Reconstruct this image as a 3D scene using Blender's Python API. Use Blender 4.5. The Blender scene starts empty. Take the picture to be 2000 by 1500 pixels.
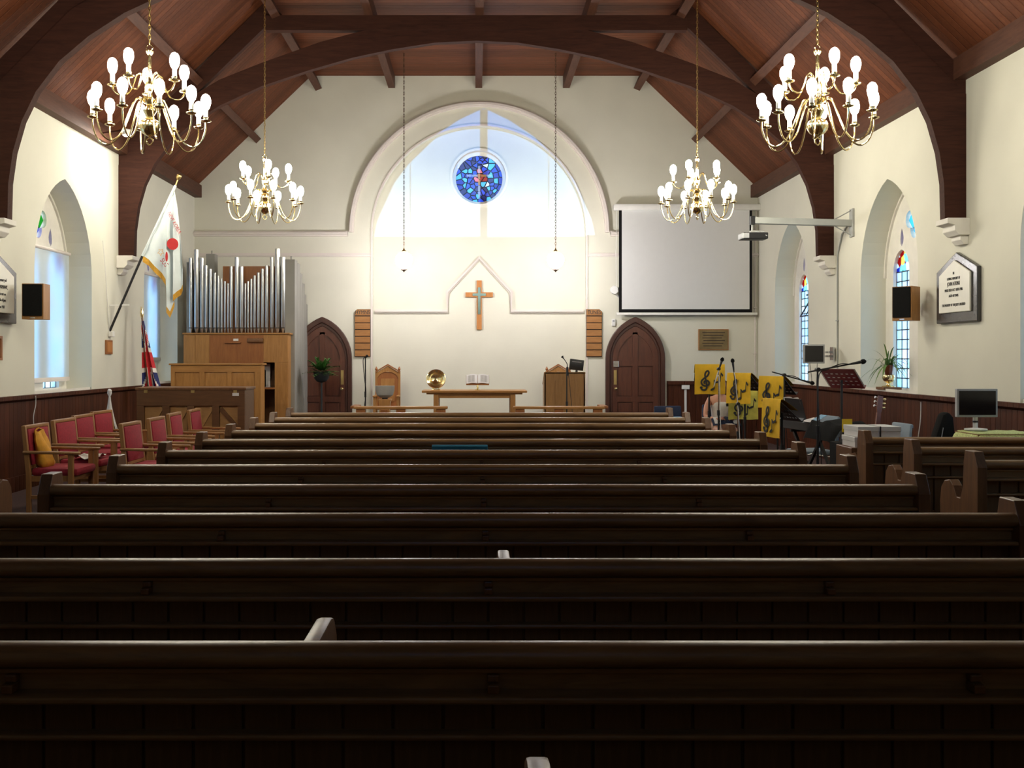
import bpy, bmesh, math, random
from mathutils import Vector, Matrix
from mathutils.geometry import tessellate_polygon
random.seed(7)
PI = math.pi
C = bpy.context.scene.collection
S = bpy.context.scene

# ------------------------------------------------------------ camera, world, sun, exposure
cam = bpy.data.cameras.new('camera')
cam.sensor_width = 36.0
cam.lens = 36.0                      # 2000 px focal length on the 2000 px wide frame
cam.shift_x = 0.035
cam.shift_y = -0.0265
cam.clip_start = 0.02
camo = bpy.data.objects.new('camera', cam)
C.objects.link(camo)
camo.location = (0, 0, 1.6)
camo.rotation_euler = (PI / 2, 0, 0)
S.camera = camo

w = bpy.data.worlds.new('daylight')
S.world = w
w.use_nodes = True
bg = w.node_tree.nodes['Background']
bg.inputs[0].default_value = (0.66, 0.84, 1.0, 1)
bg.inputs[1].default_value = 2.8

sun = bpy.data.lights.new('patch_sun', 'SUN')
sun.energy = 2.9
sun.angle = 0.0012
sun.color = (0.80, 0.91, 1.0)
suno = bpy.data.objects.new('patch_sun', sun)
C.objects.link(suno)
suno.rotation_euler = (PI / 2, 0, 0)     # added lamp, level along the nave, casts the patch on the front wall

S.view_settings.view_transform = 'Standard'
S.view_settings.look = 'None'
S.view_settings.gamma = 1.0
S.view_settings.exposure = 0.0
S.view_settings.use_curve_mapping = False
S.cycles.use_denoising = True
S.cycles.max_bounces = 8
S.cycles.diffuse_bounces = 4
S.cycles.transparent_max_bounces = 16
S.cycles.sample_clamp_indirect = 6.0
S.cycles.caustics_reflective = False
S.cycles.caustics_refractive = False

BULB = 152.0      # radiance of the chandelier bulbs
GLOBE = 175.0      # radiance of the pendant globes

# ------------------------------------------------------------ materials
M = {}
def new_mat(name):
    m = bpy.data.materials.new(name); m.use_nodes = True
    M[name] = m
    return m, m.node_tree, m.node_tree.nodes['Principled BSDF']

def plain(name, col, rough=0.6, metal=0.0, var=0.12, scale=8.0, bump=0.0, spec=0.5, bscale=60):
    m, t, b = new_mat(name)
    b.inputs['Roughness'].default_value = rough
    b.inputs['Metallic'].default_value = metal
    b.inputs['Specular IOR Level'].default_value = spec
    tc = t.nodes.new('ShaderNodeTexCoord')
    n = t.nodes.new('ShaderNodeTexNoise'); n.inputs['Scale'].default_value = scale; n.inputs['Detail'].default_value = 4
    t.links.new(tc.outputs['Object'], n.inputs['Vector'])
    r = t.nodes.new('ShaderNodeValToRGB')
    r.color_ramp.elements[0].position = 0.3; r.color_ramp.elements[1].position = 0.7
    r.color_ramp.elements[0].color = tuple(c * (1 - var) for c in col) + (1,)
    r.color_ramp.elements[1].color = tuple(min(1, c * (1 + var)) for c in col) + (1,)
    t.links.new(n.outputs['Fac'], r.inputs['Fac'])
    t.links.new(r.outputs['Color'], b.inputs['Base Color'])
    if bump:
        n2 = t.nodes.new('ShaderNodeTexNoise'); n2.inputs['Scale'].default_value = bscale; n2.inputs['Detail'].default_value = 3
        t.links.new(tc.outputs['Object'], n2.inputs['Vector'])
        bp = t.nodes.new('ShaderNodeBump'); bp.inputs['Strength'].default_value = bump; bp.inputs['Distance'].default_value = 0.01
        t.links.new(n2.outputs['Fac'], bp.inputs['Height'])
        t.links.new(bp.outputs['Normal'], b.inputs['Normal'])
    return m

def wood(name, c1, c2, axis='X', rough=0.4, scale=6.0, boards=None, spec=0.4):
    """grain stretched along an axis; boards=(axis, width) adds fine V-joints between boards"""
    m, t, b = new_mat(name)
    b.inputs['Roughness'].default_value = rough
    b.inputs['Specular IOR Level'].default_value = spec
    tc = t.nodes.new('ShaderNodeTexCoord')
    mp = t.nodes.new('ShaderNodeMapping')
    s = {'X': (0.12, 1, 1), 'Y': (1, 0.12, 1), 'Z': (1, 1, 0.12)}[axis]
    mp.inputs['Scale'].default_value = tuple(v * scale for v in s)
    t.links.new(tc.outputs['Object'], mp.inputs['Vector'])
    n = t.nodes.new('ShaderNodeTexNoise'); n.inputs['Scale'].default_value = 4; n.inputs['Detail'].default_value = 8
    n.inputs['Roughness'].default_value = 0.65; n.inputs['Distortion'].default_value = 0.6
    t.links.new(mp.outputs['Vector'], n.inputs['Vector'])
    r = t.nodes.new('ShaderNodeValToRGB')
    r.color_ramp.elements[0].position = 0.32; r.color_ramp.elements[1].position = 0.68
    r.color_ramp.elements[0].color = tuple(c1) + (1,); r.color_ramp.elements[1].color = tuple(c2) + (1,)
    t.links.new(n.outputs['Fac'], r.inputs['Fac'])
    col = r.outputs['Color']; hgt = n.outputs['Fac']
    bp = t.nodes.new('ShaderNodeBump'); bp.inputs['Strength'].default_value = 0.08; bp.inputs['Distance'].default_value = 0.005
    if boards:
        ax, wd = boards
        sx = t.nodes.new('ShaderNodeSeparateXYZ'); t.links.new(tc.outputs['Object'], sx.inputs[0])
        dv = t.nodes.new('ShaderNodeMath'); dv.operation = 'DIVIDE'; dv.inputs[1].default_value = wd
        t.links.new(sx.outputs[ax], dv.inputs[0])
        fr = t.nodes.new('ShaderNodeMath'); fr.operation = 'FRACT'; t.links.new(dv.outputs[0], fr.inputs[0])
        pp = t.nodes.new('ShaderNodeMath'); pp.operation = 'PINGPONG'; pp.inputs[1].default_value = 0.5
        t.links.new(fr.outputs[0], pp.inputs[0])
        gt = t.nodes.new('ShaderNodeMapRange'); gt.inputs['From Max'].default_value = 0.09
        t.links.new(pp.outputs[0], gt.inputs['Value'])
        fl = t.nodes.new('ShaderNodeMath'); fl.operation = 'FLOOR'; t.links.new(dv.outputs[0], fl.inputs[0])
        wn = t.nodes.new('ShaderNodeTexWhiteNoise'); wn.noise_dimensions = '1D'; t.links.new(fl.outputs[0], wn.inputs['W'])
        mr = t.nodes.new('ShaderNodeMapRange'); mr.inputs['To Min'].default_value = 0.75; mr.inputs['To Max'].default_value = 1.2
        t.links.new(wn.outputs['Value'], mr.inputs['Value'])
        mx = t.nodes.new('ShaderNodeMix'); mx.data_type = 'RGBA'; mx.blend_type = 'MULTIPLY'; mx.inputs['Factor'].default_value = 1
        t.links.new(col, mx.inputs[6]); t.links.new(mr.outputs['Result'], mx.inputs[7])
        col = mx.outputs[2]
        hgt = gt.outputs['Result']
        bp.inputs['Strength'].default_value = 0.7; bp.inputs['Distance'].default_value = 0.012
    t.links.new(col, b.inputs['Base Color'])
    t.links.new(hgt, bp.inputs['Height']); t.links.new(bp.outputs['Normal'], b.inputs['Normal'])
    return m

def emit(name, col, strength):
    m, t, b = new_mat(name)
    t.nodes.remove(b)
    e = t.nodes.new('ShaderNodeEmission'); e.inputs[0].default_value = tuple(col) + (1,); e.inputs[1].default_value = strength
    t.links.new(e.outputs[0], t.nodes['Material Output'].inputs[0])
    return m

def glass(name, col, clear=0.65, trans=0.3, voronoi=None, wash=0.0):
    """coloured window glass: clear + light-scattering + a little gloss"""
    m, t, b = new_mat(name)
    t.nodes.remove(b)
    tr = t.nodes.new('ShaderNodeBsdfTransparent'); tl = t.nodes.new('ShaderNodeBsdfTranslucent'); gl = t.nodes.new('ShaderNodeBsdfGlossy')
    gl.inputs['Roughness'].default_value = 0.15
    if voronoi:
        tc = t.nodes.new('ShaderNodeTexCoord')
        v = t.nodes.new('ShaderNodeTexVoronoi'); v.inputs['Scale'].default_value = voronoi[0]
        t.links.new(tc.outputs['Object'], v.inputs['Vector'])
        sp = t.nodes.new('ShaderNodeSeparateColor'); t.links.new(v.outputs['Color'], sp.inputs[0])
        r = t.nodes.new('ShaderNodeValToRGB'); r.color_ramp.interpolation = 'CONSTANT'
        cols = voronoi[1]
        while len(r.color_ramp.elements) < len(cols): r.color_ramp.elements.new(0.5)
        for i, c in enumerate(cols):
            r.color_ramp.elements[i].position = i / len(cols); r.color_ramp.elements[i].color = tuple(c) + (1,)
        t.links.new(sp.outputs[0], r.inputs['Fac'])
        for x in (tr, tl): t.links.new(r.outputs['Color'], x.inputs['Color'])
    else:
        tr.inputs[0].default_value = tuple(col) + (1,); tl.inputs[0].default_value = tuple(col) + (1,)
    m1 = t.nodes.new('ShaderNodeMixShader'); m1.inputs[0].default_value = 1 - clear
    t.links.new(tr.outputs[0], m1.inputs[1]); t.links.new(tl.outputs[0], m1.inputs[2])
    m2 = t.nodes.new('ShaderNodeMixShader'); m2.inputs[0].default_value = 0.05
    t.links.new(m1.outputs[0], m2.inputs[1]); t.links.new(gl.outputs[0], m2.inputs[2])
    last = m2
    if wash:  # pale diffuse share stands in for the reflection's wash over the glass
        df = t.nodes.new('ShaderNodeBsdfDiffuse'); df.inputs[0].default_value = tuple(.35 + .6 * c for c in col) + (1,)
        last = t.nodes.new('ShaderNodeMixShader'); last.inputs[0].default_value = wash
        t.links.new(m2.outputs[0], last.inputs[1]); t.links.new(df.outputs[0], last.inputs[2])
    t.links.new(last.outputs[0], t.nodes['Material Output'].inputs[0])
    return m

def cloth_lit(name, col, trans=0.6):
    """thin fabric that lets daylight through"""
    m, t, b = new_mat(name)
    t.nodes.remove(b)
    d = t.nodes.new('ShaderNodeBsdfDiffuse'); d.inputs[0].default_value = tuple(col) + (1,)
    tl = t.nodes.new('ShaderNodeBsdfTranslucent'); tl.inputs[0].default_value = tuple(col) + (1,)
    mx = t.nodes.new('ShaderNodeMixShader'); mx.inputs[0].default_value = trans
    t.links.new(d.outputs[0], mx.inputs[1]); t.links.new(tl.outputs[0], mx.inputs[2])
    t.links.new(mx.outputs[0], t.nodes['Material Output'].inputs[0])
    return m

plain('plaster', (0.66, 0.645, 0.54), 0.85, var=0.03, scale=1.5, bump=0.06)
plain('plaster_trim', (0.66, 0.60, 0.55), 0.7, var=0.03, scale=3)
plain('stone_white', (0.74, 0.71, 0.64), 0.8, var=0.05, scale=6, bump=0.05)
plain('carpet', (0.05, 0.022, 0.02), 0.95, var=0.2, scale=30, bump=0.2)
plain('dais_carpet', (0.16, 0.15, 0.15), 0.95, var=0.15, scale=40, bump=0.2)
wood('roof_boards', (0.088, 0.027, 0.012), (0.140, 0.046, 0.020), 'X', 0.55, spec=0.12, boards=('Y', 0.115))
wood('truss_wood', (0.032, 0.012, 0.008), (0.058, 0.021, 0.013), 'X', 0.75, spec=0.15)
wood('purlin_wood', (0.060, 0.024, 0.015), (0.10, 0.042, 0.025), 'Y', 0.6, spec=0.2)
wood('dado_wood', (0.048, 0.013, 0.006), (0.085, 0.026, 0.011), 'Z', 0.5, boards=('Y', 0.11), spec=0.15)
wood('dado_wood_front', (0.048, 0.013, 0.006), (0.085, 0.026, 0.011), 'Z', 0.5, boards=('X', 0.11), spec=0.15)
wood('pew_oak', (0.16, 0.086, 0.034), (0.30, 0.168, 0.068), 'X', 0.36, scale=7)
wood('pew_board_shaded', (0.095, 0.050, 0.022), (0.18, 0.098, 0.042), 'Z', 0.42, scale=7)  # pew oak darkened: shade below the book ledge put into the colour
wood('pew_end_oak', (0.11, 0.048, 0.018), (0.20, 0.090, 0.035), 'Z', 0.38, scale=7)
wood('honey_oak', (0.30, 0.135, 0.036), (0.44, 0.215, 0.064), 'Z', 0.38)
wood('honey_oak_x', (0.30, 0.135, 0.036), (0.44, 0.215, 0.064), 'X', 0.38)
wood('red_oak', (0.24, 0.085, 0.024), (0.33, 0.125, 0.036), 'Z', 0.38)
wood('lectern_oak', (0.25, 0.125, 0.042), (0.34, 0.18, 0.065), 'Z', 0.4)
wood('piano_wood', (0.11, 0.048, 0.018), (0.16, 0.072, 0.028), 'X', 0.4)
wood('piano_ply', (0.36, 0.18, 0.06), (0.45, 0.24, 0.085), 'X', 0.55)
wood('door_wood', (0.068, 0.021, 0.011), (0.115, 0.037, 0.019), 'Z', 0.38)
wood('door_frame_wood', (0.042, 0.014, 0.009), (0.072, 0.025, 0.015), 'Z', 0.38)
wood('board_oak', (0.27, 0.115, 0.030), (0.36, 0.165, 0.048), 'X', 0.45)
wood('chair_oak', (0.25, 0.115, 0.035), (0.36, 0.175, 0.058), 'Z', 0.42)
wood('cross_wood', (0.40, 0.155, 0.038), (0.50, 0.21, 0.06), 'Z', 0.4)
plain('red_fabric', (0.27, 0.008, 0.020), 0.85, var=0.15, scale=40, bump=0.1)
plain('black', (0.010, 0.010, 0.011), 0.45, var=0.1)
plain('black_matte', (0.012, 0.012, 0.012), 0.9, var=0.15, scale=60, spec=0.08)
plain('black_gloss', (0.008, 0.008, 0.010), 0.12, var=0.0)
plain('dark_line', (0.03, 0.014, 0.008), 0.7, var=0.05)
plain('dark_blue', (0.012, 0.022, 0.06), 0.8, var=0.15, scale=30)
plain('light_blue', (0.22, 0.42, 0.62), 0.8, var=0.1, scale=20)
plain('teal_cloth', (0.02, 0.19, 0.30), 0.9, var=0.15, scale=30)
plain('grey_blue', (0.17, 0.22, 0.27), 0.6, var=0.1)
plain('brass', (0.88, 0.72, 0.38), 0.18, 1.0, var=0.05)
plain('brass_dull', (0.55, 0.40, 0.16), 0.35, 1.0, var=0.08)
plain('chrome', (0.72, 0.72, 0.74), 0.2, 1.0, var=0.02)
plain('pipe_metal', (0.62, 0.62, 0.60), 0.3, 1.0, var=0.06, scale=3)
plain('grey_paint', (0.27, 0.26, 0.23), 0.7, var=0.06, scale=3)
plain('white_paint', (0.75, 0.74, 0.70), 0.5, var=0.03)
plain('white_plastic', (0.72, 0.72, 0.70), 0.4, var=0.02)
plain('grey_plastic', (0.36, 0.37, 0.38), 0.4, var=0.04)
plain('arm_grey', (0.34, 0.35, 0.33), 0.5, var=0.04)
plain('screen_white', (0.68, 0.68, 0.665), 0.9, var=0.01)
plain('paper', (0.76, 0.74, 0.72), 0.8, var=0.03)
plain('print_grey', (0.45, 0.43, 0.41), 0.9, var=0.1, scale=90)
plain('ink', (0.03, 0.03, 0.03), 0.8, var=0)
plain('banner_yellow', (0.78, 0.47, 0.022), 0.9, var=0.10, scale=9, bump=0.08)
plain('banner_pale', (0.62, 0.55, 0.10), 0.9, var=0.18, scale=9, bump=0.08)
plain('mustard', (0.55, 0.26, 0.018), 0.9, var=0.18, scale=14, bump=0.15)
plain('gold_fringe', (0.48, 0.25, 0.02), 0.8, var=0.2, scale=60, bump=0.3, bscale=150)
plain('flag_white', (0.60, 0.66, 0.66), 0.85, var=0.04, scale=9)
plain('flag_red', (0.50, 0.015, 0.022), 0.85, var=0.1, scale=20)
plain('flag_blue', (0.012, 0.018, 0.11), 0.85, var=0.1, scale=20)
plain('flag_cream', (0.66, 0.62, 0.56), 0.85, var=0.05, scale=20)
plain('letter_red', (0.36, 0.012, 0.012), 0.8, var=0.05)
plain('marble', (0.74, 0.72, 0.62), 0.4, var=0.05, scale=4)
plain('slate', (0.045, 0.042, 0.042), 0.22, var=0.25, scale=5)
plain('bronze_plaque', (0.23, 0.16, 0.07), 0.42, 0.6, var=0.2, scale=6)
plain('font_stone', (0.34, 0.33, 0.30), 0.4, var=0.06, scale=8)
plain('stand_red', (0.20, 0.012, 0.014), 0.45, var=0.15)
plain('leaf', (0.05, 0.15, 0.025), 0.55, var=0.4, scale=12)
plain('leaf_pale', (0.09, 0.17, 0.03), 0.55, var=0.3, scale=12)
plain('pot_dark', (0.012, 0.018, 0.022), 0.5, var=0.1)
plain('skin', (0.56, 0.27, 0.17), 0.55, var=0.06, scale=8)
plain('hair', (0.13, 0.055, 0.03), 0.6, var=0.25, scale=40)
plain('trousers', (0.42, 0.24, 0.17), 0.85, var=0.1, scale=20)
plain('lead', (0.02, 0.025, 0.035), 0.6, var=0.05)
plain('candle_sleeve', (0.80, 0.79, 0.74), 0.5, var=0.02)
plain('yellow_card', (0.72, 0.5, 0.02), 0.8, var=0.05)
plain('guitar_wood', (0.14, 0.035, 0.015), 0.25, var=0.2)
plain('green_cloth', (0.45, 0.50, 0.20), 0.85, var=0.35, scale=70)
plain('rope_white', (0.70, 0.68, 0.66), 0.9, var=0.08, scale=50, bump=0.3)
plain('tree_bark', (0.07, 0.05, 0.035), 0.9, var=0.3, scale=20)
emit('bulb_glow', (1.0, 0.93, 0.76), BULB)
emit('globe_glow', (1.0, 0.955, 0.96), GLOBE)
emit('spot_glow', (1.0, 0.93, 0.80), 1900.0)
plain('bronze_dark', (0.10, 0.055, 0.03), 0.6, var=0.05)
glass('pane_sky', (0.72, 0.88, 1.0))
glass('pane_cyan', (0.62, 0.86, 0.94))
glass('pane_lilac', (0.76, 0.82, 1.0))
glass('pane_clear', (0.92, 0.97, 1.0))
glass('pane_stained', (1, 1, 1), voronoi=(9.0, [(0.55, 0.02, 0.03), (0.85, 0.95, 1.0), (0.06, 0.35, 0.12), (0.45, 0.75, 1.0), (0.05, 0.12, 0.6), (0.95, 0.85, 0.3)]))
glass('pane_green', (0.06, 0.5, 0.10)); glass('pane_yellow', (1.0, 0.85, 0.25)); glass('pane_deep_blue', (0.03, 0.10, 0.55))
glass('pane_red', (0.75, 0.03, 0.05)); glass('pane_turquoise', (0.25, 0.75, 0.95)); glass('pane_navy', (0.03, 0.08, 0.42)); glass('pane_pink', (0.95, 0.45, 0.5))
glass('pane_royal', (0.05, 0.28, 0.9))
for n_, c_ in (('royal', (.03, .20, .75)), ('deep', (.03, .10, .55)), ('turquoise', (.20, .65, .85)), ('navy', (.02, .05, .30)), ('clear', (.85, .95, 1.0)), ('red', (.55, .02, .03)), ('pink', (.9, .35, .4)), ('yellow', (1.0, .75, .2))):
    glass('rose_' + n_, c_, wash=0.22)
cloth_lit('blind_fabric', (0.82, 0.90, 0.96), 0.72)

# ------------------------------------------------------------ helpers
class MB:
    def __init__(s): s.v = []; s.f = []; s.mi = []; s.cur = 0
    def add(s, vs, fs):
        o = len(s.v); s.v += [tuple(v) for v in vs]
        for f in fs: s.f.append([i + o for i in f]); s.mi.append(s.cur)
        return s
    def box(s, x0, x1, y0, y1, z0, z1):
        vs = [(x, y, z) for x in (x0, x1) for y in (y0, y1) for z in (z0, z1)]
        return s.add(vs, [(0, 1, 3, 2), (4, 6, 7, 5), (0, 4, 5, 1), (2, 3, 7, 6), (0, 2, 6, 4), (1, 5, 7, 3)])
    def obox(s, c, size, rot=None):
        hx, hy, hz = (d / 2 for d in size)
        R = rot or Matrix.Identity(3)
        vs = [Vector(c) + R @ Vector((x, y, z)) for x in (-hx, hx) for y in (-hy, hy) for z in (-hz, hz)]
        return s.add(vs, [(0, 1, 3, 2), (4, 6, 7, 5), (0, 4, 5, 1), (2, 3, 7, 6), (0, 2, 6, 4), (1, 5, 7, 3)])
    def beam(s, a, b, wd, ht, up=(0, 0, 1)):
        a, b = Vector(a), Vector(b); d = (b - a); L = d.length; d.normalize()
        u = Vector(up); sd = d.cross(u)
        if sd.length < 1e-4: sd = d.cross(Vector((0, 1, 0)))
        sd.normalize(); u = sd.cross(d)
        R = Matrix((d, sd, u)).transposed()
        return s.obox((a + b) / 2, (L, wd, ht), R)
    def tube(s, pts, r, n=8, cap=True):
        pts = [Vector(p) for p in pts]; N = len(pts)
        rs = r if isinstance(r, (list, tuple)) else [r] * N
        tang = []
        for i in range(N):
            a = pts[max(0, i - 1)]; b = pts[min(N - 1, i + 1)]
            tang.append((b - a).normalized())
        ref = Vector((0, 0, 1)) if abs(tang[0].z) < 0.9 else Vector((1, 0, 0))
        u = (ref - tang[0] * ref.dot(tang[0])).normalized()
        vs = []; 
        for i in range(N):
            u = (u - tang[i] * u.dot(tang[i])); u.normalize()
            v = tang[i].cross(u)
            for k in range(n):
                a = 2 * PI * k / n
                vs.append(pts[i] + (u * math.cos(a) + v * math.sin(a)) * rs[i])
        fs = []
        for i in range(N - 1):
            for k in range(n):
                fs.append((i * n + k, i * n + (k + 1) % n, (i + 1) * n + (k + 1) % n, (i + 1) * n + k))
        if cap:
            fs.append(tuple(range(n))[::-1]); fs.append(tuple((N - 1) * n + k for k in range(n)))
        return s.add(vs, fs)
    def lathe(s, prof, n=16, c=(0, 0, 0), axis='Z'):
        vs = []; fs = []
        for r, z in prof:
            for k in range(n):
                a = 2 * PI * k / n
                p = (r * math.cos(a), r * math.sin(a), z)
                if axis == 'Y': p = (p[0], p[2], p[1])
                if axis == 'X': p = (p[2], p[0], p[1])
                vs.append((p[0] + c[0], p[1] + c[1], p[2] + c[2]))
        N = len(prof)
        for i in range(N - 1):
            for k in range(n):
                fs.append((i * n + k, i * n + (k + 1) % n, (i + 1) * n + (k + 1) % n, (i + 1) * n + k))
        fs.append(tuple(range(n))[::-1]); fs.append(tuple((N - 1) * n + k for k in range(n)))
        return s.add(vs, fs)
    def plate(s, outer, holes, d0, d1, f):
        loops = [outer] + list(holes)
        tri = tessellate_polygon([[Vector((p[0], p[1], 0)) for p in l] for l in loops])
        flat = [p for l in loops for p in l]; n = len(flat)
        vs = [f(p[0], p[1], d0) for p in flat] + [f(p[0], p[1], d1) for p in flat]
        fs = [tuple(t) for t in tri] + [tuple(i + n for i in t)[::-1] for t in tri]
        o = 0
        for l in loops:
            m = len(l)
            for i in range(m):
                a, b = o + i, o + (i + 1) % m
                fs.append((a, b, b + n, a + n))
            o += m
        return s.add(vs, fs)
    def ribbon(s, pts, wd, d0, d1, f, closed=False):
        """flat band of a width along a 2-D path, d0..d1 thick"""
        n = len(pts); L = []; R = []
        ws = wd if isinstance(wd, (list, tuple)) else [wd] * n
        for i in range(n):
            a = pts[(i - 1) % n] if closed else pts[max(0, i - 1)]
            b = pts[(i + 1) % n] if closed else pts[min(n - 1, i + 1)]
            t = Vector((b[0] - a[0], b[1] - a[1])); t.normalize()
            nn = Vector((-t.y, t.x)) * ws[i] / 2
            L.append((pts[i][0] + nn.x, pts[i][1] + nn.y)); R.append((pts[i][0] - nn.x, pts[i][1] - nn.y))
        vs = []
        for i in range(n):
            vs += [f(*L[i], d0), f(*R[i], d0), f(*R[i], d1), f(*L[i], d1)]
        fs = []
        for i in range(n if closed else n - 1):
            a = i * 4; b = ((i + 1) % n) * 4
            for k in range(4):
                fs.append((a + k, a + (k + 1) % 4, b + (k + 1) % 4, b + k))
        if not closed:
            fs += [(0, 1, 2, 3), tuple((n - 1) * 4 + k for k in (3, 2, 1, 0))]
        return s.add(vs, fs)
    def grid(s, P, mats=None):
        nu, nv = len(P), len(P[0])
        vs = [p for row in P for p in row]
        o = len(s.v); s.v += [tuple(v) for v in vs]
        for i in range(nu - 1):
            for j in range(nv - 1):
                s.f.append([o + i * nv + j, o + (i + 1) * nv + j, o + (i + 1) * nv + j + 1, o + i * nv + j + 1])
                s.mi.append(mats[i][j] if mats else s.cur)
        return s
    def mesh(s, name, mat, smooth=35, bevel=0, recalc=True):
        me = bpy.data.meshes.new(name)
        me.from_pydata(s.v, [], s.f)
        mats = mat if isinstance(mat, (list, tuple)) else [mat]
        for m in mats: me.materials.append(M[m])
        if len(mats) > 1: me.polygons.foreach_set('material_index', s.mi)
        bm = bmesh.new(); bm.from_mesh(me)
        if recalc: bmesh.ops.recalc_face_normals(bm, faces=bm.faces)
        if bevel:
            es = [e for e in bm.edges if len(e.link_faces) == 2 and e.calc_face_angle(0) > 0.6]
            bmesh.ops.bevel(bm, geom=es, offset=bevel, segments=2, affect='EDGES', profile=0.5, clamp_overlap=True)
        bm.to_mesh(me); bm.free()
        if smooth:
            me.polygons.foreach_set('use_smooth', [True] * len(me.polygons))
            me.set_sharp_from_angle(angle=math.radians(smooth))
        me.update()
        return me
    def build(s, name, mat, parent=None, loc=None, rot=None, **k):
        return link(name, s.mesh(name, mat, **k), parent, loc, rot)

def link(name, me, parent=None, loc=None, rot=None):
    o = bpy.data.objects.new(name, me); C.objects.link(o)
    if parent: o.parent = parent
    if loc: o.location = loc
    if rot: o.rotation_euler = rot
    return o

def thing(name, label, cat, loc=(0, 0, 0), rotz=0, group=None):
    o = bpy.data.objects.new(name, None); C.objects.link(o)
    o.location = loc; o.rotation_euler = (0, 0, rotz); o.empty_display_size = 0.1
    return tag(o, label, cat, group)
def tag(o, label, cat, group=None):
    o['label'] = label; o['category'] = cat
    if group: o['group'] = group
    return o
def struct(o): o['kind'] = 'structure'; return o
def lab(o, l): o['label'] = l; return o

def copy_tree(o, parent=None):
    c = o.copy(); C.objects.link(c)
    if parent: c.parent = parent
    for ch in list(o.children): copy_tree(ch, c)
    return c

def text(name, body, size, mat, parent, loc, rot, align='CENTER', ext=0.0015, sx=1.0):
    cu = bpy.data.curves.new(name, 'FONT'); cu.body = body; cu.size = size; cu.align_x = align; cu.align_y = 'CENTER'; cu.extrude = ext
    cu.resolution_u = 3
    ob = bpy.data.objects.new(name, cu); C.objects.link(ob)
    dg = bpy.context.evaluated_depsgraph_get()
    me = bpy.data.meshes.new_from_object(ob.evaluated_get(dg))
    bpy.data.objects.remove(ob); bpy.data.curves.remove(cu)
    me.materials.clear(); me.materials.append(M[mat])
    o = link(name, me, parent, loc, rot); o.scale = (sx, 1, 1)
    return o

def arch(cx, half, z0, spring, apex, n=10):
    rise = apex - spring; R = (half * half + rise * rise) / (2 * half)
    a1 = math.acos((half - R) / R)
    p = [(cx - half, z0)]
    left = []
    for i in range(n + 1):
        a = PI + (a1 - PI) * i / n
        left.append((cx - half + R + R * math.cos(a), spring + R * math.sin(a)))
    p += left + [(2 * cx - x, z) for x, z in left[::-1][1:]]
    p.append((cx + half, z0))
    return p
def circle(cx, cz, r, n=32): return [(cx + r * math.cos(2 * PI * i / n), cz + r * math.sin(2 * PI * i / n)) for i in range(n)]

FRONT = 20.0; W = 5.5; REAR = -1.4
fr = lambda u, v, d: (u, FRONT + d, v)          # front-wall coordinates, d into the wall
lw = lambda u, v, d: (-W - d, u, v)
rw = lambda u, v, d: (W + d, u, v)
EAVE = 4.87; FLAT = 7.09; FX = 3.22

# ------------------------------------------------------------ the shell
m = MB(); m.box(-W - .5, W + .5, REAR - .4, FRONT + .4, -0.2, 0); struct(m.build('floor', 'carpet', smooth=0))
m = MB(); m.box(-2.75, 2.75, 16.35, FRONT - .005, 0.001, 0.18); o = m.build('floor_dais', 'dais_carpet', smooth=0, bevel=.01); struct(o)

gable = [(-W - .4, 0), (-W - .4, EAVE - .35), (-FX, FLAT + .05), (FX, FLAT + .05), (W + .4, EAVE - .35), (W + .4, 0)]
ARC = 0.06
recess = arch(ARC, 2.10, 0.0, 4.03, 6.13, 16)
m = MB(); m.plate(gable, [recess[1:-1] + [(ARC + 2.10, 0.19), (ARC - 2.10, 0.19)]], 0, .3, fr)
struct(m.build('wall_front', 'plaster', smooth=0))
m = MB(); m.plate([(-2.6, 0), (-2.6, 6.6), (2.7, 6.6), (2.7, 0)], [circle(ARC, 5.15, .56, 40)], .26, .7, fr)
struct(m.build('wall_recess', 'plaster', smooth=0))

WIN = [(13.7, 0), (17.9, 1), (9.4, 2), (5.1, 3)]
HALF, SILL, SPR, APX, RD = .95, 1.12, 2.72, 3.98, .36
holes = [arch(yc, HALF, SILL, SPR, APX) for yc, _ in WIN]
sidewall = [(REAR - .4, 0), (REAR - .4, EAVE + .1), (FRONT, EAVE + .1), (FRONT, 0)]
m = MB(); m.plate(sidewall, holes, 0, .5, lw); struct(m.build('wall_left', 'plaster', smooth=0))
m = MB(); m.plate(sidewall, holes, 0, .5, rw); struct(m.build('wall_right', 'plaster', smooth=0))

# unseen opening added to shape a sun patch in place of a window reflection
wc = 0.15
half_prof = [(2.17, 3.98), (2.10, 4.30), (1.96, 4.62), (1.76, 5.05), (1.48, 5.42), (.98, 5.90), (.50, 6.22), (0, 6.46)]
west = [(wc - x, z) for x, z in half_prof] + [(wc + x, z) for x, z in half_prof[::-1][1:]]
bw = lambda u, v, d: (u, REAR - d, v)
m = MB(); m.plate(gable, [west], 0, 2.2, bw); struct(m.build('wall_rear', 'grey_paint', smooth=0))  # unseen wall thickened to keep skylight off the pews, grey for its bounce
wr = thing('window_patch_mask', 'added pointed opening behind the viewer shaping the light patch', 'window', (0, 0, 0)); del wr['category']; struct(wr)
m = MB(); m.box(wc - .075, wc + .075, REAR - 2.1, REAR - 1.95, 3.98, 6.44); m.build('patch_bar', 'stone_white', wr)  # added bar that throws the dark stripe in the patch
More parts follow.
